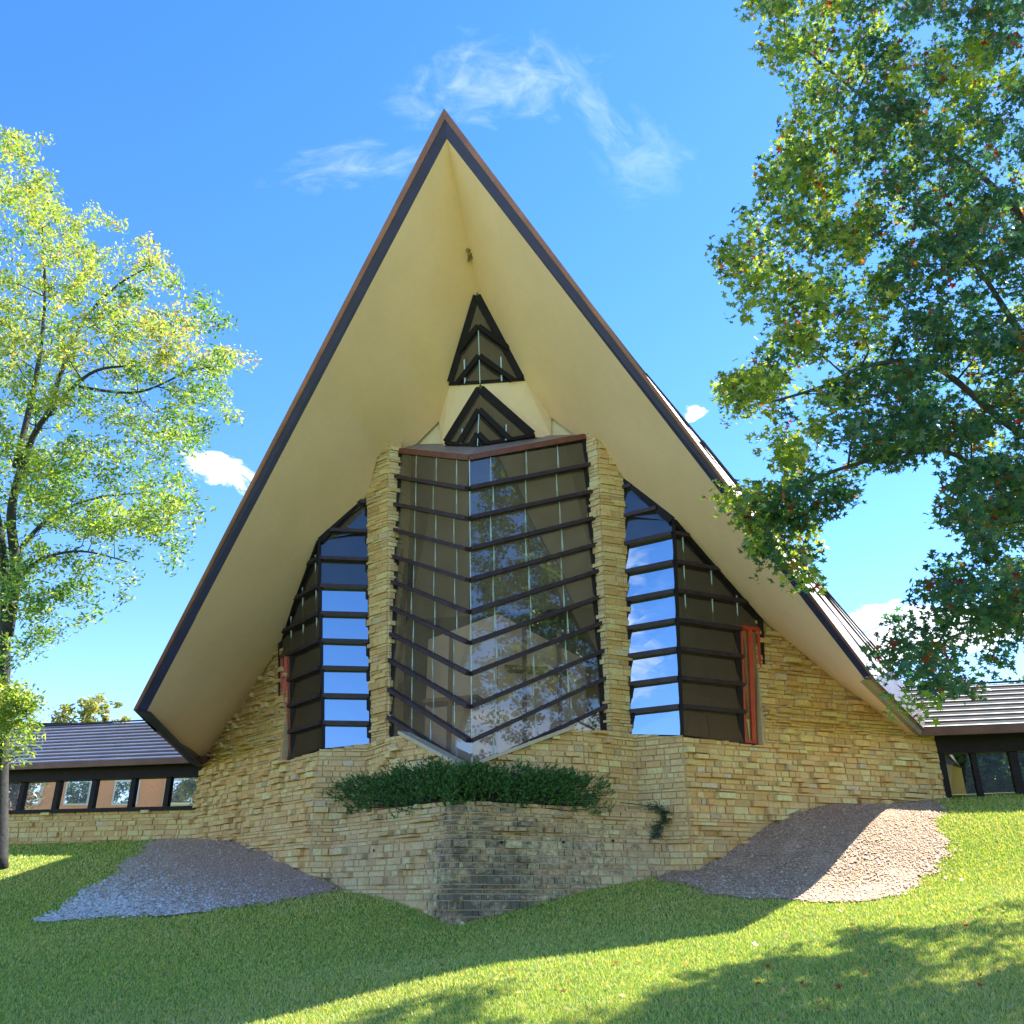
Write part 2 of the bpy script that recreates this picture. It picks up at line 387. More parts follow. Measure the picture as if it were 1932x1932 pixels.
def wob(x, y): return x + .10 * np.sin(y * 3.1 + 1) + .06 * np.sin(y * 8.3 + x * 2), y + .10 * np.sin(x * 2.7) + .05 * np.sin(x * 9.1 + y * 3)
def gravel(poly, m, key, white):
    x0, y0 = poly.min(0); x1, y1 = poly.max(0); st = .1
    X, Y = np.meshgrid(np.arange(x0, x1, st), np.arange(y0, y1, st), indexing='ij'); Z = ground(X, Y) + .022 + .018 * np.sin(X * 5.1 + np.sin(Y * 3)) * np.sin(Y * 4.3 + X) * (1 + np.sin(X * 1.7 + Y)) * .5
    I = np.arange(X.size).reshape(X.shape); F = np.stack([I[:-1, :-1], I[1:, :-1], I[1:, 1:], I[:-1, 1:]], -1).reshape(-1, 4)
    cx = (X[:-1, :-1] + st / 2).ravel(); cy = (Y[:-1, :-1] + st / 2).ravel(); k = inpoly(*wob(cx, cy), poly)
    bed = mesh('gravel_bed', np.stack([X, Y, Z], -1).reshape(-1, 3), F[k], m, smooth=True); tag(bed, kind='structure')
    n = 46000 if white else 40000
    px = rng.uniform(x0 - .05, x1 + .05, n); py = rng.uniform(y0 - .05, y1 + .05, n)
    jx = px + rng.normal(0, 1, n) * np.where(rng.random(n) < .12, .22, .08); jy = py + rng.normal(0, 1, n) * np.where(rng.random(n) < .12, .22, .08); k = inpoly(*wob(jx, jy), poly); px, py = px[k], py[k]; n = len(px)
    pz = ground(px, py) + .03; u, v = project(np.stack([px, py, pz], 1))
    if white: wv = np.clip((v - 1600) / 130 + (300 - u) / 600, 0, 1) ** 1.3
    else: wv = np.clip((v - 1500) / 600, 0, .35)
    size = rng.uniform(.008, .019, n) * (1 + .9 * wv) * np.where(rng.random(n) < .05, 1.9, 1)
    base = np.array([[1, 0, 0], [-1, 0, 0], [0, 1, 0], [0, -1, 0], [0, 0, 1], [0, 0, -.6]], float)
    fc = np.array([[0, 2, 4], [2, 1, 4], [1, 3, 4], [3, 0, 4]])
    a = rng.uniform(0, 2 * pi, n); sc3 = rng.uniform(.6, 1.4, (n, 6, 3)); B = base[None] * sc3 * size[:, None, None]
    ca, sa = np.cos(a)[:, None], np.sin(a)[:, None]
    V = np.stack([B[..., 0] * ca - B[..., 1] * sa, B[..., 0] * sa + B[..., 1] * ca, B[..., 2] * .8], -1) + np.stack([px, py, pz], 1)[:, None]
    F = (np.arange(n)[:, None, None] * 6 + fc[None]).reshape(-1, 3)
    dark = np.array([.66, .45, .33]) if white else np.array([.60, .42, .28]); pale = np.array([.90, .86, .80]) if white else np.array([.72, .60, .46])
    f = (rng.random(n) < (.14 + .95 * wv)) * rng.uniform(.75, 1, n); c = dark[None] * (1 - f[:, None]) + pale[None] * f[:, None]
    c *= rng.uniform(.6, 1.25, n)[:, None]; c *= 1 + rng.normal(0, .05, (n, 3)); c = np.clip(c, .02, .8)
    o = mesh('gravel', V.reshape(-1, 3), F, stone_pebble, col=np.repeat(c, 6, 0)); return tag(o, kind='stuff')
gravel(GRL, bed_l, 'l', True); gravel(GRR, bed_r, 'r', False)

# ------------------------------------------------------------------ the church
church = empty('church', W(3, 0, 0), 'triangular stone church with huge pointed overhanging roof and glass prow', 'church')
def side(sg):
    """everything of one half; sg=-1 left (seen in the photo's left), +1 right. Pixel positions give that half's exact shape."""
    q = lambda L, R, s: P(*(L if sg < 0 else R), s)
    D = {}
    D['tri'] = q((848, 727), (990, 718), 1.80); D['shoulder'] = q((828, 795), (1040, 788), 2.5); D['wedge'] = q((785, 838), (1090, 825), 2.45)
    D['ptop'] = q((712, 862), (1140, 843), 2.05); D['pOT'] = q((693, 935), (1178, 905), 2.4); D['fT'] = q((603, 1027), (1272, 987), 2.3)
    D['wT'] = q((533, 1210), (1433, 1165), 3.85)
    A, B = (WL[3][0], WL[3][1] * sg), (WL[4][0], WL[4][1] * sg)
    hw = lambda L, R: hit(*(L if sg < 0 else R), A, B)
    D['wm'] = hw((455, 1335), (1565, 1275)); D['we'] = hw((378, 1445), (1712, 1385))
    D['tip'] = q((252, 1340), (1650, 1280), .70); D['tipin'] = q((275, 1345), (1636, 1287), .85)
    D['ret'] = q((375, 1447), (1747, 1378), 6.1); D['retin'] = q((358, 1440), (1738, 1388), 6.0)
    return D
DL, DR = side(-1), side(1)
APEX = SYM(205, -2.06); APIN = SYM(262, -1.80); RIN = SYM(550, .85)
def lerp(a, b, f): return np.asarray(a) * (1 - f) + np.asarray(b) * f

# soffit: ruled between the fascia's inner edge and the wall heads
soffit = None
def strip_surface(outer, inner, nseg):
    """quads between two polylines with the same number of points, nseg across"""
    V = []; F = []; m = len(outer)
    for i in range(m):
        for k in range(nseg + 1): V.append(lerp(outer[i], inner[i], k / nseg))
    for i in range(m - 1):
        for k in range(nseg): F.append((i * (nseg + 1) + k, (i + 1) * (nseg + 1) + k, (i + 1) * (nseg + 1) + k + 1, i * (nseg + 1) + k + 1))
    return V, F
def densify(pts, n, smooth=True):
    pts = [np.asarray(p) for p in pts]; out = []
    for i in range(len(pts) - 1):
        p0 = pts[max(i - 1, 0)]; p1 = pts[i]; p2 = pts[i + 1]; p3 = pts[min(i + 2, len(pts) - 1)]
        for k in range(n):
            t = k / n
            if smooth: out.append(.5 * ((2 * p1) + (-p0 + p2) * t + (2 * p0 - 5 * p1 + 4 * p2 - p3) * t * t + (-p0 + 3 * p1 - 3 * p2 + p3) * t ** 3))
            else: out.append(lerp(p1, p2, t))
    out.append(pts[-1]); return out
for sg, D in ((-1, DL), (1, DR)):
    inner = [RIN, D['tri'], D['shoulder'], D['wedge'], D['ptop'], D['pOT'], D['fT'], D['wT'], D['wm'], D['we']]
    fr = [0, .17, .27, .34, .40, .49, .60, .80, 1]
    outer = [lerp(APIN, D['tipin'], f) for f in fr] + [D['retin']]
    V, F = strip_surface(densify(outer, 5, False), densify(inner, 5, False), 10)
    V2 = [np.asarray(v) for v in V]
    o = mesh('soffit', V2, F if sg > 0 else [f[::-1] for f in F], plaster, church, smooth=True)
    o['label'] = 'shaded cream plaster soffit, left half' if sg < 0 else 'warm cream plaster soffit, right half'

# fascia boards
for sg, D in ((-1, DL), (1, DR)):
    back = np.array([*(ea * .16), 0.])
    def board(a0, a1, b0, b1, name, mat, push):
        pu = -np.array([*(ea * push), 0.])
        MB().prism([a0 + pu, a1 + pu, b1 + pu, b0 + pu], back + -pu).build(name, mat, church)
    m0 = SYM(226, -1.97); mt = lerp(D['tip'], D['tipin'], .24)
    n = 12
    mb = MB(); mb2 = MB()
    mb.prism([APEX - back * .12, D['tip'] - back * .12, mt - back * .12, m0 - back * .12], back * .3)
    mb2.prism([m0, mt, D['tipin'], APIN], back * .06)
    mb.build('copper_edge', copper_m, church); mb2.build('fascia', fascia_m, church)
    if sg < 0:
        MB().prism([D['tip'], D['ret'], D['retin'], D['tipin']], np.array([*(eb * -sg * .12), .02])).build('return_fascia', fascia_m, church)
    else:
        lo = D['retin']; MB().prism([lerp(D['tip'], D['tipin'], .45), lerp(D['ret'], D['retin'], .45), lo, D['tipin']], np.array([*(eb * -sg * .12), .02])).build('return_fascia', simple('grey_fascia', (.20, .17, .13), (.28, .24, .19), 3, .6), church)
        MB().prism([D['tip'], D['ret'], lerp(D['ret'], D['retin'], .45), lerp(D['tip'], D['tipin'], .45)], np.array([*(eb * -sg * .10), .03])).build('drip_edge', drip_m, church)

# roof covering, flared at its lower right where it shows beyond the fascia
SL = [(205, -16), (350, -15), (493, -12), (601, -8), (773, 1), (900, 9), (1000, 14), (1077, 18), (1155, 23), (1238, 31), (1280, 35)]
def slope_roof(sg, D):
    V = []; F = []; rows = []; tr = D['tip']
    back_e = W(11, sg * 11.0, 3.2)
    for (v, off) in SL:
        f = (v - 205) / 1075; a = lerp(APEX, DR['tip'], f) if sg > 0 else lerp(APEX, DL['tip'], f)
        u0, v0 = project(a if sg > 0 else np.array(lerp(APEX, DR['tip'], f)))
        ar = lerp(APEX, DR['tip'], f); sA, tA, zA = loc(ar)
        q1 = P(u0 + off * .72, v0 - off * .5 * .72, sA + 1.6); q2 = P(u0 + off, v0 - off * .5, sA + 2.8)
        if sg < 0:
            s_, t_, z_ = loc(q1); q1 = W(s_, -t_, z_ - .5); s_, t_, z_ = loc(q2); q2 = W(s_, -t_, z_ - .8)
        if v == 205: q1 = W(-.4, 0, APEX[2] - .1); q2 = W(.8, 0, APEX[2] - .2)
        ridge = W(11, 0, 7.0); e = lerp(ridge, back_e, f); rows.append([a, q1, q2, e])
    # return: from tip to the wing
    q2 = rows[-1][2]; e = lerp(q2, D['ret'], .6); ret2 = D['ret'] + np.array([0, 0, .05])
    rows.append([D['tip'] + (0, 0, .02), lerp(D['tip'], D['ret'], .35) + (0, 0, .25), lerp(D['tip'], D['ret'], .62) + (0, 0, .22), back_e]) if False else None
    m = len(rows[0])
    for r_ in rows: V += r_
    for i in range(len(rows) - 1):
        for k in range(m - 1): F.append((i * m + k, i * m + k + 1, (i + 1) * m + k + 1, (i + 1) * m + k))
    b = len(V); V += [D['tip'], D['ret'], back_e, rows[-1][1], rows[-1][2]]
    F.append((b, b + 3, b + 4, b + 1)); F.append((b + 4, b + 2, b + 1))
    o = mesh('roof', V, F, metal_m, church)
    o.data.polygons.foreach_set('use_smooth', np.ones(len(F), bool))
    # standing seams run down the slope
    mb = MB()
    for j in (1, 2):
        for i in range(len(rows) - 1): mb.beam(rows[i][j] + (0, 0, .03), rows[i + 1][j] + (0, 0, .005), .035, .04)
    for w_ in (.5,):
        for i in range(len(rows) - 1): mb.beam(lerp(rows[i][0], rows[i][1], w_) + (0, 0, .03), lerp(rows[i + 1][0], rows[i + 1][1], w_) + (0, 0, .005), .03, .035)
    for i in range(len(rows) - 1): mb.beam(lerp(rows[i][1], rows[i][2], .5) + (0, 0, .03), lerp(rows[i + 1][1], rows[i + 1][2], .5) + (0, 0, .005), .03, .035)
    mb.build('seam', metal_dark, o)
slope_roof(-1, DL); slope_roof(1, DR)
# closing back wall
MB().prism([W(11, -11, 0), W(11, -11, 3.2), W(11, 0, 9), W(11, 11, 3.2), W(11, 11, 0)], np.array([*(ea * .2), 0])).build('back_wall', plaster, church)

# ---- stone walls
rs = random.Random(11)
LEV = [-1.2]
while LEV[-1] < 12.5: LEV.append(LEV[-1] + rs.choice([.06, .08, .09, .10, .11, .13, .15]))
def stone_color(x, y, z, warm, r_):
    k = r_.random(); base = np.array([.68, .455, .185]) if k < .5 else np.array([.72, .52, .245]) if k < .8 else np.array([.60, .37, .135]) if k < .96 else np.array([.54, .46, .32])
    g = np.array([.66, .55, .37]); c = base * (.5 + .5 * warm) + g * (.5 - .5 * warm)
    return c * 1.28 * r_.uniform(.72, 1.12)
def stone_wall(name, A, B, top, bot, parent, seed, warm=lambda x, z: 1., proj=.07, stain=None, lean=0., skip=None, thick=.35, e0=0., e1=0., vcut=None, smat=None):
    """coursed rubble face from A to B (plan points), every stone its own block on a mortar bed; top/bot give heights along it"""
    r_ = random.Random(seed); A = np.asarray(A, float)[:2]; B = np.asarray(B, float)[:2]; L = np.linalg.norm(B - A); d = (B - A) / L
    n = np.array([d[1], -d[0]]);
    if n @ (-(A + B) / 2) < 0: n = -n              # outward = towards the lawn
    V = []; F = []; Cc = []
    def pt(x, z, o): q = A + d * x + n * (o + lean * z); return (q[0], q[1], z)
    for i in range(len(LEV) - 1):
        z0, z1 = LEV[i] + .006, LEV[i + 1] - .006; x = -e0
        x += -r_.uniform(0, .3)
        while x < L + e1:
            ln = r_.uniform(.10, .46) * (1.2 if z1 - z0 < .08 else .9); xa, xb = max(x, -e0), min(x + ln - .01, L + e1); x += ln
            if vcut and z0 > vcut[1] - .02: xa = max(xa, vcut[0])
            if xb - xa < .03: continue
            xm = (xa + xb) / 2; t_ = top(xm); b_ = bot(xm)
            if z0 > t_ - .015 or z1 < b_ - .12: continue
            zz = min(z1, t_)
            if skip and skip(xm, (z0 + zz) / 2): continue
            q = r_.random(); o = r_.uniform(.010, .045) if q > proj else r_.uniform(.09, .17)
            tl = [r_.uniform(-.007, .007) for _ in range(4)]; b = len(V); k = .006
            V += [pt(xa, z0, -.03), pt(xb, z0, -.03), pt(xb, zz, -.03), pt(xa, zz, -.03), pt(xa + k, z0 + k, o + tl[0]), pt(xb - k, z0 + k, o + tl[1]), pt(xb - k, zz - k, o + tl[2]), pt(xa + k, zz - k, o + tl[3])]
            F += [(b + 4, b + 5, b + 6, b + 7), (b, b + 1, b + 5, b + 4), (b + 1, b + 2, b + 6, b + 5), (b + 2, b + 3, b + 7, b + 6), (b + 3, b, b + 4, b + 7)]
            c = stone_color(0, 0, 0, warm(xm, z0), r_)
            if stain:
                f = stain(xm, z0, r_); c = c * (1 - f) + np.array([.065, .075, .07]) * r_.uniform(.7, 1.5) * f
            Cc += [c] * 8
    o = mesh(name, V, F, smat or stone_m, parent, col=np.clip(Cc, .02, .8))
    # mortar core
    mb = MB(); m = max(2, int(L / .15)); X = np.linspace(0, L, m + 1)
    for i in range(m):
        xm = (X[i] + X[i + 1]) / 2
        if skip and skip(xm, (top(xm) + bot(xm)) / 2): continue
        tt = top(xm) - .015
        # butt columns: share end planes only with neighbours, so build front/top/back strips
        a, b_ = X[i], X[i + 1]; ta, tb = top(a) - .02, top(b_) - .02; ba, bb = bot(a) - .3, bot(b_) - .3
        V = [pt(a, ba, 0), pt(b_, bb, 0), pt(b_, tb, 0), pt(a, ta, 0), pt(b_, tb, -thick), pt(a, ta, -thick), pt(a, ba, -thick), pt(b_, bb, -thick)]
        mb.add(V, [(0, 1, 2, 3), (3, 2, 4, 5), (5, 4, 7, 6)])
    mb.build('mortar', mortar, o); return o
def interp(xs, zs): return lambda x: float(np.interp(x, xs, zs))
def gfn(A, B):
    A = np.asarray(A)[:2]; B = np.asarray(B)[:2]; L = np.linalg.norm(B - A)
    def f(x): q = A + (B - A) * (x / L); return float(ground(np.array([q[0]]), np.array([q[1]]))[0])
    xs = np.linspace(0, L, 14); zs = [f(x) for x in xs]; return interp(xs, zs)

for sg, D in ((-1, DL), (1, DR)):
    pts = [W(s, t * sg) for s, t in WL]
    S_ = lambda L, R: (L if sg < 0 else R)
    # segment 0: under the glass prow, rising coping
    valley = SYM(1450, WL[0][0])[2]
    pk = hit(*S_((762, 1386), (1080, 1376)), (WL[0][0], 0), (WL[1][0], WL[1][1] * sg))
    L0 = np.linalg.norm(pts[1] - pts[0]); xpk = np.linalg.norm(pk[:2] - pts[0][:2])
    warm = (lambda x, z: .55)
    t0 = interp([0, xpk, max(L0, xpk + .01)], [valley, pk[2], pk[2] - .0])
    stone_wall('wall', pts[0], pts[1], t0, lambda x: .9, church, 5 + sg, warm)
    # coping slab along the slope
    MB().beam(W(WL[0][0] - .0, 0, valley + .03), np.array([pk[0], pk[1], pk[2] + .03]), .34, .07).build('coping', simple('coping_stone', (.42, .37, .26), (.5, .45, .33), 8, .9, 0, .3), church)
    L1 = np.linalg.norm(pts[2] - pts[1]); p2 = hit(*S_((697, 1402), (1197, 1386)), (WL[1][0], WL[1][1] * sg), (WL[2][0], WL[2][1] * sg))
    stone_wall('wall', pts[1], pts[2], interp([0, L1], [pk[2], p2[2]]), lambda x: .6, church, 15 + sg, lambda x, z: .6)
    L2 = np.linalg.norm(pts[3] - pts[2]); p3 = hit(*S_((600, 1415), (1290, 1388)), (WL[2][0], WL[2][1] * sg), (WL[3][0], WL[3][1] * sg))
    stone_wall('wall', pts[2], pts[3], interp([0, L2], [p2[2], p3[2]]), lambda x: .0, church, 25 + sg, lambda x, z: .55)
    A3, B3 = (WL[3][0], WL[3][1] * sg), (WL[4][0], WL[4][1] * sg); L3 = np.linalg.norm(pts[4] - pts[3]); dist = lambda p: np.linalg.norm(p[:2] - pts[3][:2])
    wb = hit(*S_((530, 1440), (1444, 1409)), A3, B3); wt = hit(*S_((530, 1212), (1436, 1172)), A3, B3)
    xs = [0, dist(wb) - .0, dist(wb) + .02]; zs = [p3[2], wb[2], wt[2] + .3]
    for L, R in (((490, 1275), (1500, 1225)), ((455, 1330), (1565, 1275)), ((410, 1395), (1640, 1330)), ((380, 1440), (1712, 1385))):
        p = hit(*S_(L, R), A3, B3); xs.append(dist(p)); zs.append(p[2] + .12)
    if sg > 0: xs.append(L3 + .1); zs.append(zs[-1] - .12)
    stone_wall('wall', pts[3], pts[4], interp(xs, zs), gfn(pts[3], pts[4]), church, 35 + sg, (lambda x, z: 1.0) if sg > 0 else (lambda x, z: .8), proj=.20 if sg > 0 else .22, e1=.0, vcut=(dist(wb) + .02, wb[2]))  # bounced light put into the right wall's warmer stone colour
    # end of the wall turning back beside the wing
    e = W(WL[4][0] + 1.6, WL[4][1] * sg)
    # pier
    gb_ = P(*S_((738, 1388), (1140, 1372)), 2.81); gt_ = P(*S_((757, 850), (1100, 825)), 2.17)
    cb = P(*S_((731, 1396), (1155, 1382)), 2.72); ct = P(*S_((733, 862), (1128, 845)), 2.0)
    ob = P(*S_((697, 1404), (1197, 1387)), 3.15); ot = P(*S_((694, 900), (1174, 880)), 2.35)
    def pier_face(a0, a1, b0, b1, seed, nm, warm):
        r_ = random.Random(seed); V = []; F = []; Cc = []; zb, zt = a0[2] - .15, a1[2] + .5
        nrm = np.cross(b0 - a0, a1 - a0); nrm /= np.linalg.norm(nrm)
        if nrm @ (-a0) < 0: nrm = -nrm
        def at(f, z):
            l = a0 + (a1 - a0) * ((z - a0[2]) / (a1[2] - a0[2])); r2 = b0 + (b1 - b0) * ((z - b0[2]) / (b1[2] - b0[2])); return l * (1 - f) + r2 * f
        wd = np.linalg.norm(b0 - a0)
        for i in range(len(LEV) - 1):
            z0, z1 = LEV[i] + .006, LEV[i + 1] - .006
            if z1 < zb or z0 > zt: continue
            f = 0.
            while f < 1:
                g = min(1, f + r_.uniform(.15, .5) / wd)
                if 1 - g < .2: g = 1
                q = r_.random(); o = r_.uniform(.016, .034) if q > .25 else r_.uniform(.045, .075)
                e = .006 / wd; b = len(V); oo = nrm * o; k = nrm * -.03
                V += [at(f + e, z0) + k, at(g - e, z0) + k, at(g - e, z1) + k, at(f + e, z1) + k, at(f + e, z0) + oo, at(g - e, z0) + oo, at(g - e, z1) + oo, at(f + e, z1) + oo]
                F += [(b + 4, b + 5, b + 6, b + 7), (b, b + 1, b + 5, b + 4), (b + 1, b + 2, b + 6, b + 5), (b + 2, b + 3, b + 7, b + 6), (b + 3, b, b + 4, b + 7)]
                Cc += [stone_color(0, 0, 0, warm, r_)] * 8; f = g
        return V, F, Cc
    V1, F1, C1 = pier_face(cb, ct, ob, ot, 60 + sg, 'a', .75); V2, F2, C2 = pier_face(gb_ + 0, gt_ + 0, cb, ct, 70 + sg, 'b', .1)
    nb = len(V1); pr = mesh('pier', V1 + V2, F1 + [tuple(nb + i for i in f) for f in F2], stone_m, church, col=np.clip(C1 + C2, .02, .8))
    bk = np.array([*(ea * .9), 0]); ex = lambda a, b, z: a + (b - a) * ((z - a[2]) / (b[2] - a[2]))
    ins_ = np.array([*(ea * .03), 0]); ring = lambda z: [ex(gb_, gt_, z) + ins_, ex(cb, ct, z) + ins_, ex(ob, ot, z) + ins_ * .7 + np.array([*(eb * -sg * .02), 0]), ex(ob, ot, z) + bk * .6, ex(gb_, gt_, z) + bk * .8]
    lo_, hi_ = ring(2.9), ring(gt_[2] + .4)
    MB().add(lo_ + hi_, [(i, (i + 1) % 5, 5 + (i + 1) % 5, 5 + i) for i in range(5)]).build('mortar', mortar, pr)

    # ---- side window
    z_of = lambda v: hit(*S_((697, v), (1187, v)), (2.98, 0), (2.98, 1))[2]
    base = [P(*S_((697, 1404), (1194, 1386)), 3.10), P(*S_((612, 1413), (1286, 1388)), 2.78), P(*S_((532, 1440), (1443, 1409)), 4.12)]
    topp = [P(*S_((692, 925), (1178, 900)), 2.45), P(*S_((603, 1020), (1270, 983)), 2.2), P(*S_((530, 1205), (1433, 1163)), 3.85)]
    col = lambda j, z: base[j] + (topp[j] - base[j]) * ((z - base[j][2]) / (topp[j][2] - base[j][2]))
    at = lambda j, f, z: col(j, z) * (1 - f) + col(j + 1, z) * f
    headz = lambda j, f: lerp(topp[j], topp[j + 1], f)[2]; botz = lambda j, f: lerp(base[j], base[j + 1], f)[2]
    rowsv = [1340, 1289, 1237, 1186, 1134, 1083, 1033, 983, 932] if sg > 0 else [1366, 1316, 1266, 1217, 1168, 1119, 1070, 1020, 968]
    zr = [hit(*((1236, v) if sg > 0 else (655, v)), (2.95, 0), (2.95, 1))[2] for v in rowsv]
    win = MB()
    # frame: outline posts and head
    win.beam(col(0, botz(0, 0)), topp[0], .10, .10, up=(0, 1, 0)); win.beam(col(2, base[2][2]), topp[2], .12, .14, up=(0, 1, 0))
    win.beam(topp[0], topp[1], .16, .22); win.beam(topp[1], topp[2], .16, .22)
    win.beam(base[1] + (0, -.03, 0), topp[1] + (0, -.03, 0), .07, .12, up=(0, 1, 0))
    win = win.build('side_window', dark_m, church)
    win['label'] = 'left side window reflecting sky and trees' if sg < 0 else 'right side window with blue sky reflections'
    fcas = .74
    def zcl(j, f, z): return min(max(z, botz(j, f)), headz(j, f))
    for j in (0, 1):
        zl = [-1] + zr + [30]; fs = [0, 1] if j == 0 else ([0, .06, .30, .54, .78, 1.0])
        for a, b in zip(zl[:-1], zl[1:]):
            for f0, f1 in zip(fs[:-1], fs[1:]):
                if j == 1 and f0 >= fcas - .0 and a < zr[3 if sg > 0 else 3] - .1 and a < zr[3] - .05: continue
                ps = [at(j, f0, zcl(j, f0, a)), at(j, f1, zcl(j, f1, a)), at(j, f1, zcl(j, f1, b)), at(j, f0, zcl(j, f0, b))]
                h = max(ps[3][2] - ps[0][2], ps[2][2] - ps[1][2])
                if h < .03: continue
                nr = np.cross(ps[1] - ps[0], ps[3] - ps[0])
                if np.linalg.norm(nr) < 1e-4: nr = np.cross(ps[1] - ps[0], ps[2] - ps[0])
                nr /= np.linalg.norm(nr)
                if nr @ (-ps[0]) < 0: nr = -nr
                rr = rs.uniform(-.004, .004); tl = [p + nr * rr * (1 if k in (0, 3) else -1) for k, p in enumerate(ps)]
                nh_ = nr[:2] / np.linalg.norm(nr[:2])
                for k, m_ in ((0, 3), (1, 2)):       # each pane is its own louvre-like light, its foot stepped out over the bar below
                    dz_ = tl[m_][2] - tl[k][2]; tl[k] = np.array([*(tl[k][:2] + nh_ * dz_ * (.15 if j == 0 else .14)), tl[k][2]])
                # drop doubled points
                uq = [p for k, p in enumerate(tl) if np.linalg.norm(p - tl[k - 1]) > 1e-3]
                if len(uq) < 3: continue
                mesh('pane', uq, [tuple(range(len(uq)))], side_glass if j == 0 and a < zr[5 if sg > 0 else 4] + .05 else dark_reflection_glass, win)
        for z in zr:
            f0 = 0.; f1 = 1. if j == 0 else (1.0 if z > zr[3] + .05 or True else fcas)
            # clip where the head cuts the bar
            fsamp = np.linspace(0, 1, 41); ok = [f for f in fsamp if botz(j, f) + .02 < z < headz(j, f) - .02]
            if len(ok) < 3: continue
            f1 = min(max(ok), (fcas if j == 1 and z < zr[3] + .05 else 1.0)); f0 = min(ok)
            if f1 <= f0: continue
            a, b = at(j, f0, z), at(j, f1, z); out_ = np.cross(b - a, (0, 0, 1)); out_ /= np.linalg.norm(out_)
            if out_ @ (-a) < 0: out_ = -out_
            MB().beam(a + out_ * .05, b + out_ * .05, .16, .085).build('mullion', wood_m, win)
    # glazing fins on the sloping part
    for f in (.10, .42, .72):
        for a, b in zip(zr[3:-1], zr[4:]):
            z1 = min(b, headz(1, f) - .1)
            if z1 - a < .15: continue
            p, q_ = at(1, f, a), at(1, f, z1); out_ = np.array([0, -1, 0])
            MB().beam(p + out_ * .03, q_ + out_ * .03, .025, .04, up=(0, 1, 0)).build('glazing_fin', fin_m, win)
    # casement
    zt = zr[3] + .05; pA = lambda f, z: at(1, f, z) + np.array([0, -.06, 0])
    cas = MB(); zb = lambda f: botz(1, f) + .02
    for f, w_ in ((fcas + .015, .05), (.86, .09), (.965, .06)): cas.beam(pA(f, zb(f)), pA(f, zt), w_, .07, up=(0, 1, 0))
    cas.beam(pA(fcas, zt), pA(.98, zt), .07, .09); cas.beam(pA(fcas, zb(fcas) + .03), pA(.98, zb(.98) + .03), .07, .07)
    cas = cas.build('casement', red_m, church); cas['label'] = 'dull red casement at the left end' if sg < 0 else 'bright red casement at the right end'
    for f0, f1 in ((fcas + .03, .85), (.875, .955)):
        mesh('pane', [pA(f0, zb(f0)) + (0, .03, 0), pA(f1, zb(f1)) + (0, .03, 0), pA(f1, zt) + (0, .03, 0), pA(f0, zt) + (0, .03, 0)], [(0, 1, 2, 3)], mk_glass('casement_glass', .12, .2, (.5, .3, .2), dif=(.30, .16, .09)), cas)
    MB().beam(pA(fcas - .03, botz(1, fcas) + .02) + (0, .02, 0), pA(fcas - .03, zt) + (0, .02, 0), .12, .08, up=(0, 1, 0)).build('jamb', dark_m, win)
    # interior shade behind side windows
    # ---- glass prow
    cv = [865, 923, 979, 1037, 1095, 1155, 1213, 1271, 1333, 1397, 1449]
    ov = [829, 880, 931, 981, 1031, 1081, 1130, 1179, 1231, 1283, 1335] if sg > 0 else [851, 901, 953, 1001, 1051, 1099, 1148, 1197, 1247, 1301, 1353]
    xo = (lambda v: 1103 + (v - 829) / 541 * 37) if sg > 0 else (lambda v: 755 - (v - 851) / 520 * 17)
    sC = lambda v: .50 + (v - 865) / 584 * .62; sO = lambda v: 2.17 + (v - 840) / 530 * .64
    cen = [SYM(v, sC(v)) for v in cv]; out = [P(xo(v), v, sO(v)) for v in ov]
    if sg < 0: prow = None
    PR = dict(c=cen, o=out, gb=P(*S_((738, 1388), (1140, 1372)), 2.81)); D['prow'] = PR
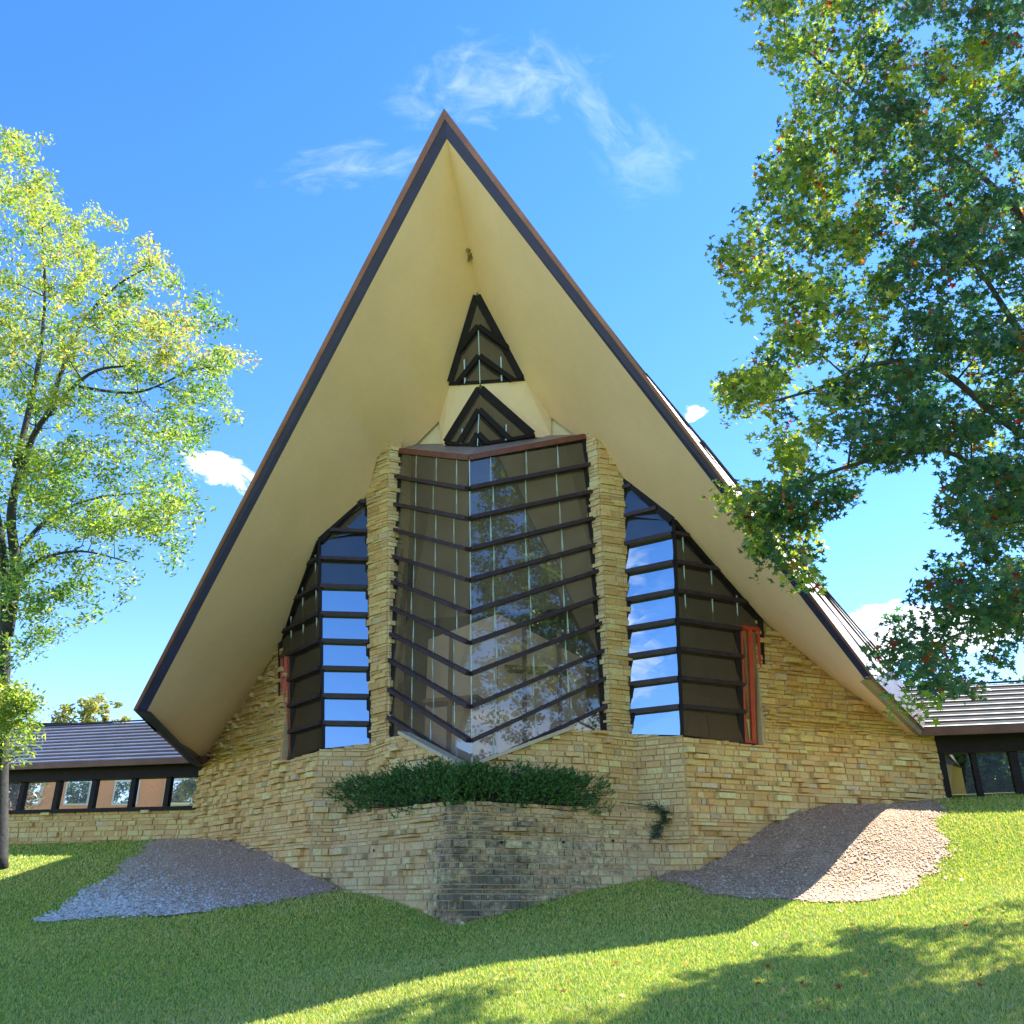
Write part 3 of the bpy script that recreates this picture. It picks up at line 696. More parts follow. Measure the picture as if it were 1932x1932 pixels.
# build the prow once, both halves under one part
jam = MB()
for sg, D in ((-1, DL), (1, DR)):
    o_ = D['prow']['o']; jam.beam(D['prow']['gb'] - (0, 0, .1), o_[0], .10, .14, up=(0, 1, 0)); jam.beam(D['prow']['c'][0] + (0, 0, -.02), o_[0] + (0, 0, -.02), .10, .08)
prow = jam.build('prow_window', dark_m, church); prow['label'] = 'tall projecting glass prow with chevron mullions'
for sg, D in ((-1, DL), (1, DR)):
    c_, o_ = D['prow']['c'], D['prow']['o']; fr = [.17, .45, .73]; nrm = np.cross(o_[5] - c_[5], c_[0] - c_[10]); nrm /= np.linalg.norm(nrm)
    if nrm @ (-c_[5]) < 0: nrm = -nrm
    D['prow']['n'] = nrm
    rows = len(c_)
    for i in range(rows - 1):
        fs = [0] + fr + [1]
        for f0, f1 in zip(fs[:-1], fs[1:]):
            ps = [lerp(c_[i + 1], o_[i + 1], f0), lerp(c_[i + 1], o_[i + 1], f1), lerp(c_[i], o_[i], f1), lerp(c_[i], o_[i], f0)]
            rr = rs.uniform(-.012, .012); ps = [p + nrm * rr * (1 if k in (0, 3) else -1) for k, p in enumerate(ps)]
            for k, m_ in ((0, 3), (1, 2)):
                dz_ = ps[m_][2] - ps[k][2]; ln_ = -nrm[:2] / np.linalg.norm(nrm[:2]) * nrm[2] / np.linalg.norm(nrm[:2]); ps[k] = np.array([*(ps[k][:2] + ln_ * dz_), ps[k][2]])
            mesh('pane', ps, [(0, 1, 2, 3)], prow_glass, prow)
        for f in fr:
            f = f + rs.uniform(-.022, .022)
            a, b = lerp(c_[i + 1], o_[i + 1], f), lerp(c_[i], o_[i], f); hgt = np.linalg.norm(b - a)
            # tapered fin, wider at its foot
            d_ = (o_[i] - c_[i]); d_ /= np.linalg.norm(d_); w0, w1 = (.050, .012)
            a2 = lerp(a, b, .06); b2 = lerp(a, b, .94); MB().prism([a2 - d_ * w0 / 2 + nrm * .02, a2 + d_ * w0 / 2 + nrm * .02, b2 + d_ * w1 / 2 + nrm * .02, b2 - d_ * w1 / 2 + nrm * .02], nrm * .012).build('glazing_fin', fin_m, prow)
    for i in range(1, rows):
        e = (o_[i] - c_[i]); e /= np.linalg.norm(e)
        mb = MB().beam(c_[i] + nrm * .07 - e * .02, o_[i] + nrm * .07 + e * (.14 if sg > 0 else .08), .17, .085)
        for k in range(9):      # screw blocks on top of the bar
            p = lerp(c_[i], o_[i], (k + .5) / 9) + nrm * .12 + np.array([0, 0, .05]); mb.box(p, e * .018, nrm * .012, np.array([0, 0, .012]))
        mb.build('mullion', wood_m, prow)
    # lowest partial panes down to the wall head
    gb = D['prow']['gb']; MBp = [c_[-1], o_[-1], gb + (0, 0, -.1)]
    mesh('pane', [lerp(c_[-1], o_[-1], .45), o_[-1], gb - (0, 0, .1)], [(0, 1, 2)], prow_glass, prow)
MB().beam(DR['prow']['c'][-1] + (0, 0, -.05), DR['prow']['c'][0], .022, .03, up=(0, 1, 0)).build('nose_joint', fin_m, prow)
# cap roof of the prow
capC = SYM(862, .46); capB = SYM(843, 1.08)
for sg, D in ((-1, DL), (1, DR)):
    S_ = lambda L, R: (L if sg < 0 else R)
    o0 = P(*S_((754, 849), (1104, 822)), 2.10); b1 = P(*S_((785, 838), (1090, 820)), 2.5); b2 = P(*S_((833, 838), (1010, 823)), 2.1)
    b2 = P(*S_((833, 837), (1040, 821)), 2.45)
    dn = np.array([0, 0, -.06])
    mb = MB(); mb.prism([capC, o0, b1, b2, capB], dn); mb.build('cap_roof', cap_m, church)
    MB().beam(capC + (0, 0, -.02), o0 + (0, 0, -.02), .06, .13).build('cap_edge', simple('rust_edge', (.12, .04, .03), (.2, .07, .045), 8, .5), church)
# plaster gable above the prow with its two triangular windows
tC = SYM(724, 1.22); t2A = SYM(729, 1.25)
gbl = {}
for sg, D in ((-1, DL), (1, DR)):
    S_ = lambda L, R: (L if sg < 0 else R)
    sh = D['shoulder']; shb = P(*S_((833, 840), (1040, 824)), 2.48); t2b = P(*S_((840, 840), (1012, 825)), 2.05); tri = D['tri']
    up = tC + (0, 0, 0.0)
    # plaster: tri corner, top centre, window edge down to its foot, cap, shoulder
    MB().prism([tri, up, t2b, shb, sh], np.array([*(ea * .12), 0])).build('gable_plaster', simple('gable_cream', (.84, .68, .46), (.92, .76, .54), 2, .9), church)
    wd = D['wedge']; sh_ = np.array([*(ea * .08), 0]); MB().prism([sh + sh_ + (0, 0, .25), shb + sh_, P(*S_((770, 850), (1105, 830)), 2.56), P(*S_((775, 825), (1100, 812)), 2.56)], np.array([*(ea * .1), 0])).build('wedge_plaster', simple('pale_plaster', (.66, .58, .36), (.74, .66, .43), 3, .9), church)
def tri_window(top, foot_c, feet, bars, label):
    """folded triangular window: top point, foot on the fold, [left foot, right foot]"""
    fr = MB()
    for ft in feet: ins = lerp(ft, (top + foot_c) / 2, .06); fr.beam(lerp(top, foot_c, .05), ins, .20, .12, up=(0, 1, 0)); fr.beam(foot_c + (0, 0, .03), lerp(foot_c, ft, .98) + (0, 0, .03), .08, .08)
    fr = fr.build('gable_window', dark_m, church); fr['label'] = label
    for ft in feet:
        mesh('pane', [top, foot_c, ft], [(0, 1, 2)], prow_glass, fr)
        for b in bars:       # chevron bars follow the rake
            b, on_rake, fe = b; c = lerp(foot_c, top, b); e = lerp(top, ft, fe) if on_rake else lerp(foot_c, ft, fe)
            nn = np.array([0, -.06, 0]); fr2 = MB().beam(c + nn, e + nn, .13, .10, up=(0, 1, 0)); fr2.build('mullion', dark_m, fr)
        for f in (.48,):
            a = lerp(foot_c, ft, f); hh = (top[2] - foot_c[2]) * (1 - f) * .8; tp = lerp(a, lerp(top, ft, f), .5)
            MB().beam(a + (0, -.04, 0), tp + (0, -.04, 0), .035, .03, up=(0, 1, 0)).build('glazing_fin', fin_m, fr)
    MB().beam(foot_c + (0, -.02, 0), lerp(foot_c, top, .6) + (0, -.02, 0), .02, .03, up=(0, 1, 0)).build('glazing_fin', fin_m, fr)
tri_window(RIN - (0, 0, .0), tC, [DL['tri'], DR['tri']], [(.60, True, .66), (.28, False, .72)], 'upper triangular window right under the ridge')
tri_window(t2A, SYM(842, 1.10), [P(840, 838, 2.05), P(1010, 823, 2.05)], [(.58, False, .55), (.18, False, .17)], 'lower triangular window standing on the cap roof')
# stained patch under the ridge
pN = min((lerp(APIN, RIN, f_) for f_ in np.linspace(0, 1, 200)), key=lambda q: abs(project(q)[1] - 475)) - np.array([0, 0, .10])
mb = MB()
for k in range(9):
    f_ = rs.uniform(-.12, .12); q = pN + (RIN - APIN) / np.linalg.norm(RIN - APIN) * f_ + np.array([rs.uniform(-.05, .05), 0, rs.uniform(-.05, .05)]); r_ = rs.uniform(.03, .065); V = []
    for a, b in ((1, 0), (0, 1), (-1, 0), (0, -1)): V.append(q + np.array([a * r_, b * r_ * .8, 0]))
    V += [q + (0, 0, r_), q - (0, 0, r_)]; mb.add(V, [(0, 1, 4), (1, 2, 4), (2, 3, 4), (3, 0, 4), (1, 0, 5), (2, 1, 5), (3, 2, 5), (0, 3, 5)])
mb.build('nest', simple('dried_mud', (.20, .12, .05), (.34, .24, .12), 14, .95), smooth=True, origin=pN)
tag(bpy.data.objects['nest'], 'small brown mud nest in the ridge fold of the soffit', 'nest')

# interior: pale inner wall and floor seen through the prow
fl = MB(); fl.prism([W(1.3, 0, 2.0), W(3.2, 2.6, 2.0), W(8, 6, 2.0), W(8, -6, 2.0), W(3.2, -2.6, 2.0)], (0, 0, .1)); fl.build('floor', floor_m, church)
iw = MB(); iw.prism([W(3.6, -1.9, 2.1), W(2.6, .1, 2.1), W(2.6, .1, 5.9), W(3.6, -1.9, 5.7)], np.array([*(ea * .1), 0])); iw.prism([W(2.6, .12, 2.1), W(3.7, 1.9, 2.1), W(3.7, 1.9, 5.0), W(2.6, .12, 5.9)], np.array([*(ea * .1), 0]))
iw.build('inner_wall', inner_m, church)
for s_, t_, h_ in ((2.35, -.9, 3.3), (2.5, .75, 3.6), (2.9, 1.45, 3.4)):
    MB().beam(W(s_, t_, 2.1), W(s_, t_, 2.1 + h_), .10, .16, up=(0, 1, 0)).build('inner_post', wood_in, church)
MB().prism([W(2.3, -1.5, 3.9), W(2.1, -.2, 3.9), W(2.6, -.2, 3.9), W(2.9, -1.5, 3.9)], (0, 0, .08)).build('shelf', wood_in, church)
MB().prism([W(2.1, .4, 4.5), W(2.8, 1.7, 4.5), W(3.1, 1.6, 4.5), W(2.5, .4, 4.5)], (0, 0, .10)).build('shelf', wood_in, church)
MB().prism([W(3.5, -2.4, 6.2), W(3.5, 2.4, 6.2), W(3.2, 1.6, 10.6), W(3.2, -1.6, 10.6)], np.array([*(ea * .1), 0])).build('interior_shade_screen', simple('interior_shade', (.10, .08, .06), (.16, .13, .10), 1.4, .7), church)  # upright dark sheet added to stand for the unlit upper interior

# ------------------------------------------------------------------ stone planter below the prow
stained_m = mk_stained()
planter = empty('planter', W(0, 0, -.46), 'V shaped stone planter jutting out below the glass prow, dark stains at its corner', 'planter')
ptC = SYM(1510, 0)[2]
for sg in (-1, 1):
    S_ = lambda L, R: (L if sg < 0 else R)
    A, B = W(0, 0), W(PL_END, 3.66 * sg); L = np.linalg.norm(B - A); e = hit(*S_((640, 1538), (1262, 1530)), (0, 0), (PL_END, 3.66 * sg))
    def stain(x, z, r_, sg=sg):
        top_ = 1.6 if sg > 0 else .9
        f = math.exp(-(x / (2.0 if sg > 0 else .75)) ** 2) * (1.1 if sg > 0 else .7) * (1 - max(0, z - (.7 if sg > 0 else .5)) / top_)
        f = f * (1.2 if math.sin(x * 4.1 + 1) + math.sin(z * 5 + x * 2) * .6 > -.2 else .45)
        return min(.92, max(0, f * r_.uniform(.2, 1.7)))
    stone_wall('retaining_wall', A, B, interp([0, np.linalg.norm(e[:2] - A[:2]), L + .01], [ptC, e[2], e[2]]), gfn(A, B), planter, 81 + sg, lambda x, z: -.1 if z < 1.0 else .3, proj=.05 if sg > 0 else .10, smat=stained_m, e0=.02)
    wh = MB()
    for (u, v) in ([(1467, 2468), (1648, 2468), (1793, 2463), (1950, 2466)] if sg > 0 else [(1100, 2492), (950, 2522)]):
        p = hit(u * .644, v * .644, (0, 0), (PL_END, 3.66 * sg)); d_ = (B - A) / L; n_ = np.array([d_[1], -d_[0], 0]);
        if n_ @ (-p) < 0: n_ = -n_
        wh.box(p + n_ * .045, d_ * .022, n_ * .006, np.array([0, 0, .022]))
    wh.build('weep_hole', dark_m, planter)
soil = MB(); soil.prism([W(.15, 0, ptC - .12), W(2.85, 3.55, ptC - .2), W(2.0, 2.2, ptC - .12), W(.8, 0, ptC - .12), W(2.0, -2.2, ptC - .12), W(2.85, -3.55, ptC - .2)], (0, 0, -.2))
soil.build('soil', simple('soil', (.03, .02, .012), (.06, .04, .025), 12, 1.), planter)
st = MB(); p = to_ground(871, 1745)
V_ = []; 
for a, b, c in ((1, 0, 0), (0, 1, 0), (-1, 0, 0), (0, -1, 0), (0, 0, 1)): V_.append(p + np.array([a * .07, b * .05, c * .05 + .01]))
o = mesh('rock', V_, [(0, 1, 4), (1, 2, 4), (2, 3, 4), (3, 0, 4)], white_m, smooth=False, origin=p); tag(o, 'small white rock in the grass at the planter corner', 'rock')

# ------------------------------------------------------------------ wings (covered walkways)
def stepped_roof(eave_a, eave_b, top_a, top_b, n, name, parent, met=None):
    up = np.array([0, 0, .045]); V = []; F = []
    for i in range(n):
        a0, b0 = lerp(eave_a, top_a, i / n), lerp(eave_b, top_b, i / n); a1, b1 = lerp(eave_a, top_a, (i + 1) / n), lerp(eave_b, top_b, (i + 1) / n)
        b = len(V); V += [a0, b0, a0 + up, b0 + up, a1, b1]; F += [(b, b + 1, b + 3, b + 2), (b + 2, b + 3, b + 5, b + 4)]
    o = mesh(name, V, F, met or wing_metal, parent)
    rb = MB()
    for i in range(n + 1):
        a0, b0 = lerp(eave_a, top_a, i / n), lerp(eave_b, top_b, i / n); rb.beam(a0 + up * 1.1, b0 + up * 1.1, .04, .045)
    rb.build('batten', metal_dark, o); return o
wing_metal = simple('wing_metal', (.80, .70, .62), (.88, .79, .70), 3, .45, .1)
# left wing
AW, BW = (6.6, -9.6), (6.6, -24.)
lw = empty('walkway', W(6.6, -14, 1.3), 'low glazed walkway left of the church with stone base and striped metal roof', 'walkway')
hl = lambda u, v: hit(u, v, AW, BW)
zsill = (hl(378, 1522)[2] + hl(20, 1531)[2]) / 2; zbeam0 = hl(20, 1482)[2]; zeave = (hl(378, 1446)[2] + hl(20, 1455)[2]) / 2; zb0 = zeave - .30
tL = lambda u: loc(hl(u, 1500))[1]
A_, B_ = W(6.6, -9.55), W(6.6, -24.)
stone_wall('wall', B_, A_, lambda x: zsill - .06, gfn(B_, A_), lw, 101, lambda x, z: .8, proj=.04)
mb = MB(); mb.box(W(6.6, -16.8, zsill - .03), np.array([*(ea * .14), 0]), np.array([*(eb * 7.3), 0]), np.array([0, 0, .05])); mb.build('sill', dark_m, lw)
mb = MB(); mb.box(W(6.6, -16.8, zb0 + .20), np.array([*(ea * .16), 0]), np.array([*(eb * 7.35), 0]), np.array([0, 0, .21])); mb.build('beam', dark_m, lw)
xs_post = [tL(u) for u in (343 * 0 + 316, 250, 176, 108, 42, -25, -90)]
for t in xs_post: MB().box(W(6.62, t, (zsill + zb0) / 2), np.array([*(ea * .08), 0]), np.array([*(eb * .075), 0]), np.array([0, 0, (zb0 - zsill) / 2 + .05])).build('post', dark_m, lw)
edges = [-9.65] + xs_post
for a, b in zip(edges[:-1], edges[1:]):
    mesh('pane', [W(6.62, a, zsill), W(6.62, b, zsill), W(6.62, b, zb0), W(6.62, a, zb0)], [(0, 1, 2, 3)], walk_glass, lw)
# far side frame of the walkway
mb = MB(); mb.box(W(9.4, -16.8, zsill - .3), np.array([*(ea * .1), 0]), np.array([*(eb * 7.3), 0]), np.array([0, 0, .3])); mb.box(W(9.4, -16.8, zeave + .85), np.array([*(ea * .1), 0]), np.array([*(eb * 7.3), 0]), np.array([0, 0, .08])); mb.build('rear_frame', dark_m, lw)
eaA, eaB = W(6.0, -9.0, zeave + .08), W(6.0, -24.3, zeave + .08)
ztop = hit(170, 1367, (8.6, -9), (8.6, -20))[2]; tA, tB = W(8.6, -8.6, ztop), W(8.6, -24.3, ztop)
stepped_roof(eaA, eaB, tA, tB, 12, 'roof', lw, simple('sky_sheen_metal', (.46, .44, .62), (.60, .58, .76), 1.5, .35, .3))  # sky reflection put into the front slope's colour as violet
stepped_roof(W(9.9, -9, zeave + .85), W(9.9, -24.3, zeave + .85), tA, tB, 4, 'roof', lw)
MB().beam(eaA + (0, 0, -.02), eaB + (0, 0, -.02), .08, .16).build('eave_edge', drip_m, lw)
# right wing
rw = empty('walkway', W(6.6, 14, 2), 'glazed walkway right of the church on the hilltop with brown striped roof', 'walkway')
hr = lambda u, v: hit(u, v, (6.6, 9.6), (6.6, 20))
ze = (hr(1755, 1387)[2] + hr(1932, 1382)[2]) / 2; zg = 1.9
tR = lambda u: loc(hr(u, 1450))[1]
mb = MB(); mb.box(W(6.7, 16.8, ze - .22), np.array([*(ea * .14), 0]), np.array([*(eb * 7.2), 0]), np.array([0, 0, .2])); mb.build('beam', dark_m, rw)
ps_ = [tR(1771), tR(1842), tR(1918), tR(1995), tR(2070)]
for k, t in enumerate(ps_): MB().box(W(6.7, t, (zg + ze) / 2 - .3), np.array([*(ea * .08), 0]), np.array([*(eb * (.09 if k != 1 else .06)), 0]), np.array([0, 0, (ze - zg) / 2])).build('post', dark_m, rw)
for a, b in zip(ps_[:-1], ps_[1:]): mesh('pane', [W(6.72, a, zg - .3), W(6.72, b, zg - .3), W(6.72, b, ze - .4), W(6.72, a, ze - .4)], [(0, 1, 2, 3)], walk_glass, rw)
MB().prism([W(6.6, 9.6, 1.3), W(6.6, 9.75, 1.3), W(8.8, 9.75, 1.3), W(8.8, 9.6, 1.3)], (0, 0, 2.3)).build('end_wall', dark_m, rw)
zt_ = hit(1900, 1290, (8.6, 9), (8.6, 20))[2]
rA, rB, rC, rD = W(5.95, 9.15, ze + .03), W(5.95, 24, ze + .03), W(8.6, 8.4, zt_), W(8.6, 24, zt_)
stepped_roof(rA, rB, rC, rD, 9, 'roof', rw); stepped_roof(W(9.9, 9, ze + .8), W(9.9, 24, ze + .8), rC, rD, 4, 'roof', rw)
MB().beam(rA + (0, 0, -.05), rB + (0, 0, -.05), .08, .17).build('eave_edge', drip_m, rw)

# ------------------------------------------------------------------ distant brick building and its windows
bk = simple('orange_brick', (.85, .29, .09), (.88, .38, .15), 8, .9); cr = simple('cream_panel', (.6, .52, .36), (.66, .58, .42), 4, .9)
bb = empty('apartment_building', (-22, 52, 1), 'orange brick building with cream bay seen through the left walkway windows', 'building')
gz = .8
MB().box((-21, 52, 4.5), (8, 0, 0), (0, 4, 0), (0, 0, 3.5)).build('wall', bk, bb)
MB().box((-16.6, 47.9, 4.4), (1.3, 0, 0), (0, .35, 0), (0, 0, 3.5)).build('bay', cr, bb)
MB().box((-21, 52, 8.2), (8.2, 0, 0), (0, 4.2, 0), (0, 0, .25)).build('roof', dark_m, bb)
wg = mk_glass('far_glass', .5, .1, (.4, .4, .4), dif=(.05, .05, .05)); wf = simple('white_frame', (.7, .7, .68), (.78, .78, .76), 3, .6)
for x in (-27.5, -25, -22.5, -20, -14.4):
    for z in (2.6, 4.9, 7.0):
        f = MB().box((x, 47.97, z), (.65, 0, 0), (0, .05, 0), (0, 0, .62)).build('window', wf, bb)
        MB().box((x, 47.90, z), (.55, 0, 0), (0, .03, 0), (0, 0, .53)).build('pane', wg, f)
for z in (2.6, 4.9, 7.0): 
    f = MB().box((-16.9, 47.5, z), (.6, 0, 0), (0, .05, 0), (0, 0, .62)).build('window', wf, bb); MB().box((-16.9, 47.43, z), (.5, 0, 0), (0, .03, 0), (0, 0, .53)).build('pane', wg, f)

# ------------------------------------------------------------------ foliage
def leaf_mat(name, tr, rough=.5, val=1.9):
    M = Mat(name); M.n.remove(M.b); a = M.attr()
    d = M.node('ShaderNodeBsdfDiffuse'); M.l.new(a, d.inputs['Color']); t = M.node('ShaderNodeBsdfTranslucent')
    c = M.node('ShaderNodeHueSaturation', i_Hue=.49, i_Saturation=1.1, i_Value=val, i_Color=a); M.l.new(c.outputs[0], t.inputs['Color'])
    m = M.node('ShaderNodeMixShader', i_Fac=tr); M.l.new(d.outputs[0], m.inputs[1]); M.l.new(t.outputs[0], m.inputs[2])
    g = M.node('ShaderNodeBsdfGlossy', i_Roughness=rough, i_Color=(.8, .85, .9, 1)); m2 = M.node('ShaderNodeMixShader', i_Fac=.06)
    M.l.new(m.outputs[0], m2.inputs[1]); M.l.new(g.outputs[0], m2.inputs[2]); M.l.new(m2.outputs[0], M.out.inputs[0]); return M.m
leaf_l = leaf_mat('pale_leaf', .5); leaf_r = leaf_mat('lobed_leaf', .42, .4); grass_m = leaf_mat('grass_blade', .35, .6, 1.25); needle_m = leaf_mat('needle', .15)
LOBED = []
for k in range(5):
    a = pi / 2 + (k - 2) * 1.05; r_ = (.72, .95, 1.1, .95, .72)[k]; LOBED.append((cos(a) * r_, sin(a) * r_))
    if k < 4: am = a + .52; LOBED.append((cos(am) * .42, sin(am) * .42))
LOBED.append((0, -.25)); LOBED = np.array(LOBED)
DIAM = np.array([(0, -1), (.42, 0), (0, 1.1), (-.42, 0)])
def leaves(name, pos, size, colr, shape, mat, parent, rg, flat=.45, fold=.15):
    n = len(pos); k = len(shape)
    nz = rg.normal(0, 1, (n, 3)); nz[:, 2] = np.abs(nz[:, 2]) + flat; nz /= np.linalg.norm(nz, axis=1)[:, None]
    a = rg.normal(0, 1, (n, 3)); x = np.cross(nz, a); x /= np.linalg.norm(x, axis=1)[:, None] + 1e-9; y = np.cross(nz, x)
    V = pos[:, None] + size[:, None, None] * (x[:, None] * shape[None, :, :1] + y[:, None] * shape[None, :, 1:]) - nz[:, None] * (np.abs(shape[None, :, :1]) * fold * size[:, None, None])
    F = np.arange(n * k).reshape(n, k)
    return mesh(name, V.reshape(-1, 3), F, mat, parent, col=np.repeat(colr, k, 0))
def palette(rg, n, cols, w, jitter=.18):
    cols = np.array(cols); i = rg.choice(len(cols), n, p=np.array(w) / sum(w)); c = cols[i] * rg.uniform(1 - jitter, 1 + jitter, (n, 1)); return np.clip(c, .005, .8)
def smooth_noise(p, scale, seed):
    rg = np.random.default_rng(seed); s = np.zeros(len(p))
    for k in range(6):
        d = rg.normal(0, 1, 3); d /= np.linalg.norm(d); s += np.sin(p @ d * scale * rg.uniform(.6, 1.8) + rg.uniform(0, 6.28))
    return s / 6
RS = 1.0
def limb(pix, r0, r1, n=6):
    pts = [atY(u, v, Y * RS) for u, v, Y in pix]; pts = densify(pts, n); m = len(pts); return np.array(pts), [r0 + (r1 - r0) * (i / (m - 1)) ** .8 for i in range(m)]
def grow_tree(name, label, base, limbs, clumps, crad, nleaf, lsize, colfn, shape, lmat, bmat, seed, group=None, twr=.012):
    rg = np.random.default_rng(seed); root = empty(name, base, label, 'tree', group)
    Vt, Ft = [], []; LP = []
    for pts, rad in limbs:
        V, F = tube(pts, rad, 9); b = len(Vt); Vt += list(V); Ft += [tuple(b + i for i in f) for f in F]; LP.append(np.column_stack([pts, rad]))
    mesh('trunk', Vt, Ft, bmat, root, smooth=True); LP = np.concatenate(LP)
    # twigs join clumps to the nearest wood, the nearest clumps first so that later ones branch from them
    nodes = LP[:, :3].copy(); order = np.argsort([((nodes - c) ** 2).sum(1).min() for c in clumps]); Vb, Fb = [], []
    nr = list(LP[:, 3])
    for ci in order:
        c = clumps[ci]; d = ((nodes - c) ** 2).sum(1) + 2.0 * np.clip(nodes[:, 2] - c[2] + .2, 0, 9); j = int(np.argmin(d)); a = nodes[j]; L = np.linalg.norm(c - a)
        if L < .05: continue
        mid = (a + c) / 2 + rg.normal(0, .08 * L, 3) - np.array([0, 0, .05 * L]); r0_ = min(nr[j] * .7, .010 + .016 * L, .05)
        V, F = tube([a, mid, c], [r0_, r0_ * .7, r0_ * .4], 4); b = len(Vb); Vb += list(V); Fb += [tuple(b + i for i in f) for f in F]
        nodes = np.vstack([nodes, mid, c]); nr += [r0_ * .7, r0_ * .5]
    mesh('branches', Vb, Fb, bmat, root, smooth=True)
    K = len(clumps); pos = np.repeat(clumps, nleaf, 0); n = len(pos); g = rg.normal(0, 1, (n, 3)); g /= np.linalg.norm(g, axis=1)[:, None]
    cr = np.repeat(crad, nleaf); pos = pos + g * (rg.random(n) ** .5 * cr)[:, None] * np.array([1, 1, .75])
    cn = np.repeat(smooth_noise(clumps, 1.6, seed + 1), nleaf)
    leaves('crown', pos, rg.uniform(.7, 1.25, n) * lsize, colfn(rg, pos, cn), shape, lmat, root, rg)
    return root
def sample_clumps(poly, n, y0, y1, seed, holes=(), ydep=None):
    rg = np.random.default_rng(seed); poly = np.array(poly); out = []
    while len(out) < n:
        u = rg.uniform(poly[:, 0].min(), poly[:, 0].max(), 400); v = rg.uniform(poly[:, 1].min(), poly[:, 1].max(), 400); k = inpoly(u, v, poly)
        for h in holes: k &= ~inpoly(u, v, h)
        for a, b in zip(u[k], v[k]):
            Y = rg.uniform(y0, y1) if ydep is None else ydep(a, b, rg); out.append(atY(a, b, Y))
    return np.array(out[:n])

RS = 1.13
# right tree (overhanging from outside the frame)
POLR = [(1400, -20), (1420, 110), (1500, 135), (1515, 190), (1478, 245), (1455, 330), (1425, 400), (1362, 475), (1372, 560), (1412, 605), (1465, 610), (1440, 690), (1365, 730), (1378, 780), (1445, 800), (1455, 850), (1400, 895),
        (1340, 918), (1352, 945), (1405, 965), (1425, 1010), (1410, 1050), (1470, 1065), (1505, 1105), (1530, 1085), (1535, 1000), (1600, 955), (1620, 890), (1690, 870), (1745, 840), (1790, 840), (1800, 900), (1790, 980), (1785, 1050),
        (1760, 1100), (1710, 1150), (1655, 1205), (1685, 1280), (1730, 1345), (1790, 1305), (1880, 1310), (1890, 1240), (1932, 1200), (2150, 1150), (2400, 700), (2400, -500), (1700, -700), (1500, -300)]
HOLR = [[(1530, 865), (1600, 860), (1610, 905), (1540, 930)], [(1470, 770), (1540, 745), (1560, 790), (1500, 815)], [(1620, 1020), (1790, 960), (1790, 1050), (1700, 1150), (1560, 1050)], [(1700, 60), (1750, 50), (1760, 100), (1700, 110)],
        [(1480, 700), (1600, 680), (1600, 720), (1500, 740)], [(1900, 1220), (1932, 1215), (1932, 1290), (1900, 1290)], [(1880, 560), (1932, 500), (1932, 560), (1890, 640)]]
clR = sample_clumps(POLR, 2300, 9.0, 12.5, 21, HOLR, ydep=lambda u, v, rg: (12.7 + rg.uniform(-1.9, 1.9)) if u < 1900 else rg.uniform(10.5, 16.5))
nzR = smooth_noise(clR, 2.0, 5); uR, vR = project(clR); clR = clR[(nzR > -.30) | (rng.random(len(clR)) < .25) | ((uR > 1700) & (vR < 900) & (rng.random(len(clR)) < .7))]; uR, vR = project(clR); clR = clR[~((uR < 1900) & (vR > 1130) & (rng.random(len(clR)) < .5))]
limbsR = [limb([(2250, 1900, 11.6), (2230, 1500, 11.6), (2190, 1100, 11.8), (2140, 700, 12), (2080, 300, 12.2), (2040, -100, 12.2)], .26, .08),
          limb([(2200, 1150, 11.8), (2100, 900, 11.6), (1990, 720, 11.4), (1932, 640, 11.3), (1840, 500, 11.2), (1740, 400, 11)], .11, .025),
          limb([(2190, 1100, 11.8), (2050, 900, 11.3), (1900, 800, 11.2), (1760, 690, 11.1), (1640, 690, 11), (1550, 730, 11), (1450, 760, 11)], .09, .018),
          limb([(2190, 1180, 11.7), (2050, 1060, 11.4), (1930, 960, 11.2), (1780, 850, 11.1), (1600, 880, 11), (1480, 930, 10.9), (1390, 925, 10.8)], .07, .014),
          limb([(2220, 1300, 11.7), (2080, 1180, 11.4), (1960, 1130, 11.2), (1850, 1100, 11.1), (1790, 1180, 11), (1740, 1280, 10.9)], .06, .012),
          limb([(2140, 700, 12), (2000, 500, 11.5), (1850, 330, 11.3), (1650, 200, 11.2), (1480, 60, 11.2)], .09, .018)]
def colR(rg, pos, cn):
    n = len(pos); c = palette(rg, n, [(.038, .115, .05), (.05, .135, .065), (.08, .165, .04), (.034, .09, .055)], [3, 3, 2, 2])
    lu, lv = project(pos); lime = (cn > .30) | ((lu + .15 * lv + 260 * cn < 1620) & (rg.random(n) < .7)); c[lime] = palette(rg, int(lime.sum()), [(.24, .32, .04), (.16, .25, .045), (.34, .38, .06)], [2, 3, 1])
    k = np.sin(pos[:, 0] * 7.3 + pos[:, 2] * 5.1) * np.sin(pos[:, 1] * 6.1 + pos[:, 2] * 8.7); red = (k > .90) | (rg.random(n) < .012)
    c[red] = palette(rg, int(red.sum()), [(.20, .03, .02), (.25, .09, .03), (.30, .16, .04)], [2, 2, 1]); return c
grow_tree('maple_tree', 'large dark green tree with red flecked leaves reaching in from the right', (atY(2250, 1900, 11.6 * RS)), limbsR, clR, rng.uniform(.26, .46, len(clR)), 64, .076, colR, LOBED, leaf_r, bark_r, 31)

RS = 1.0
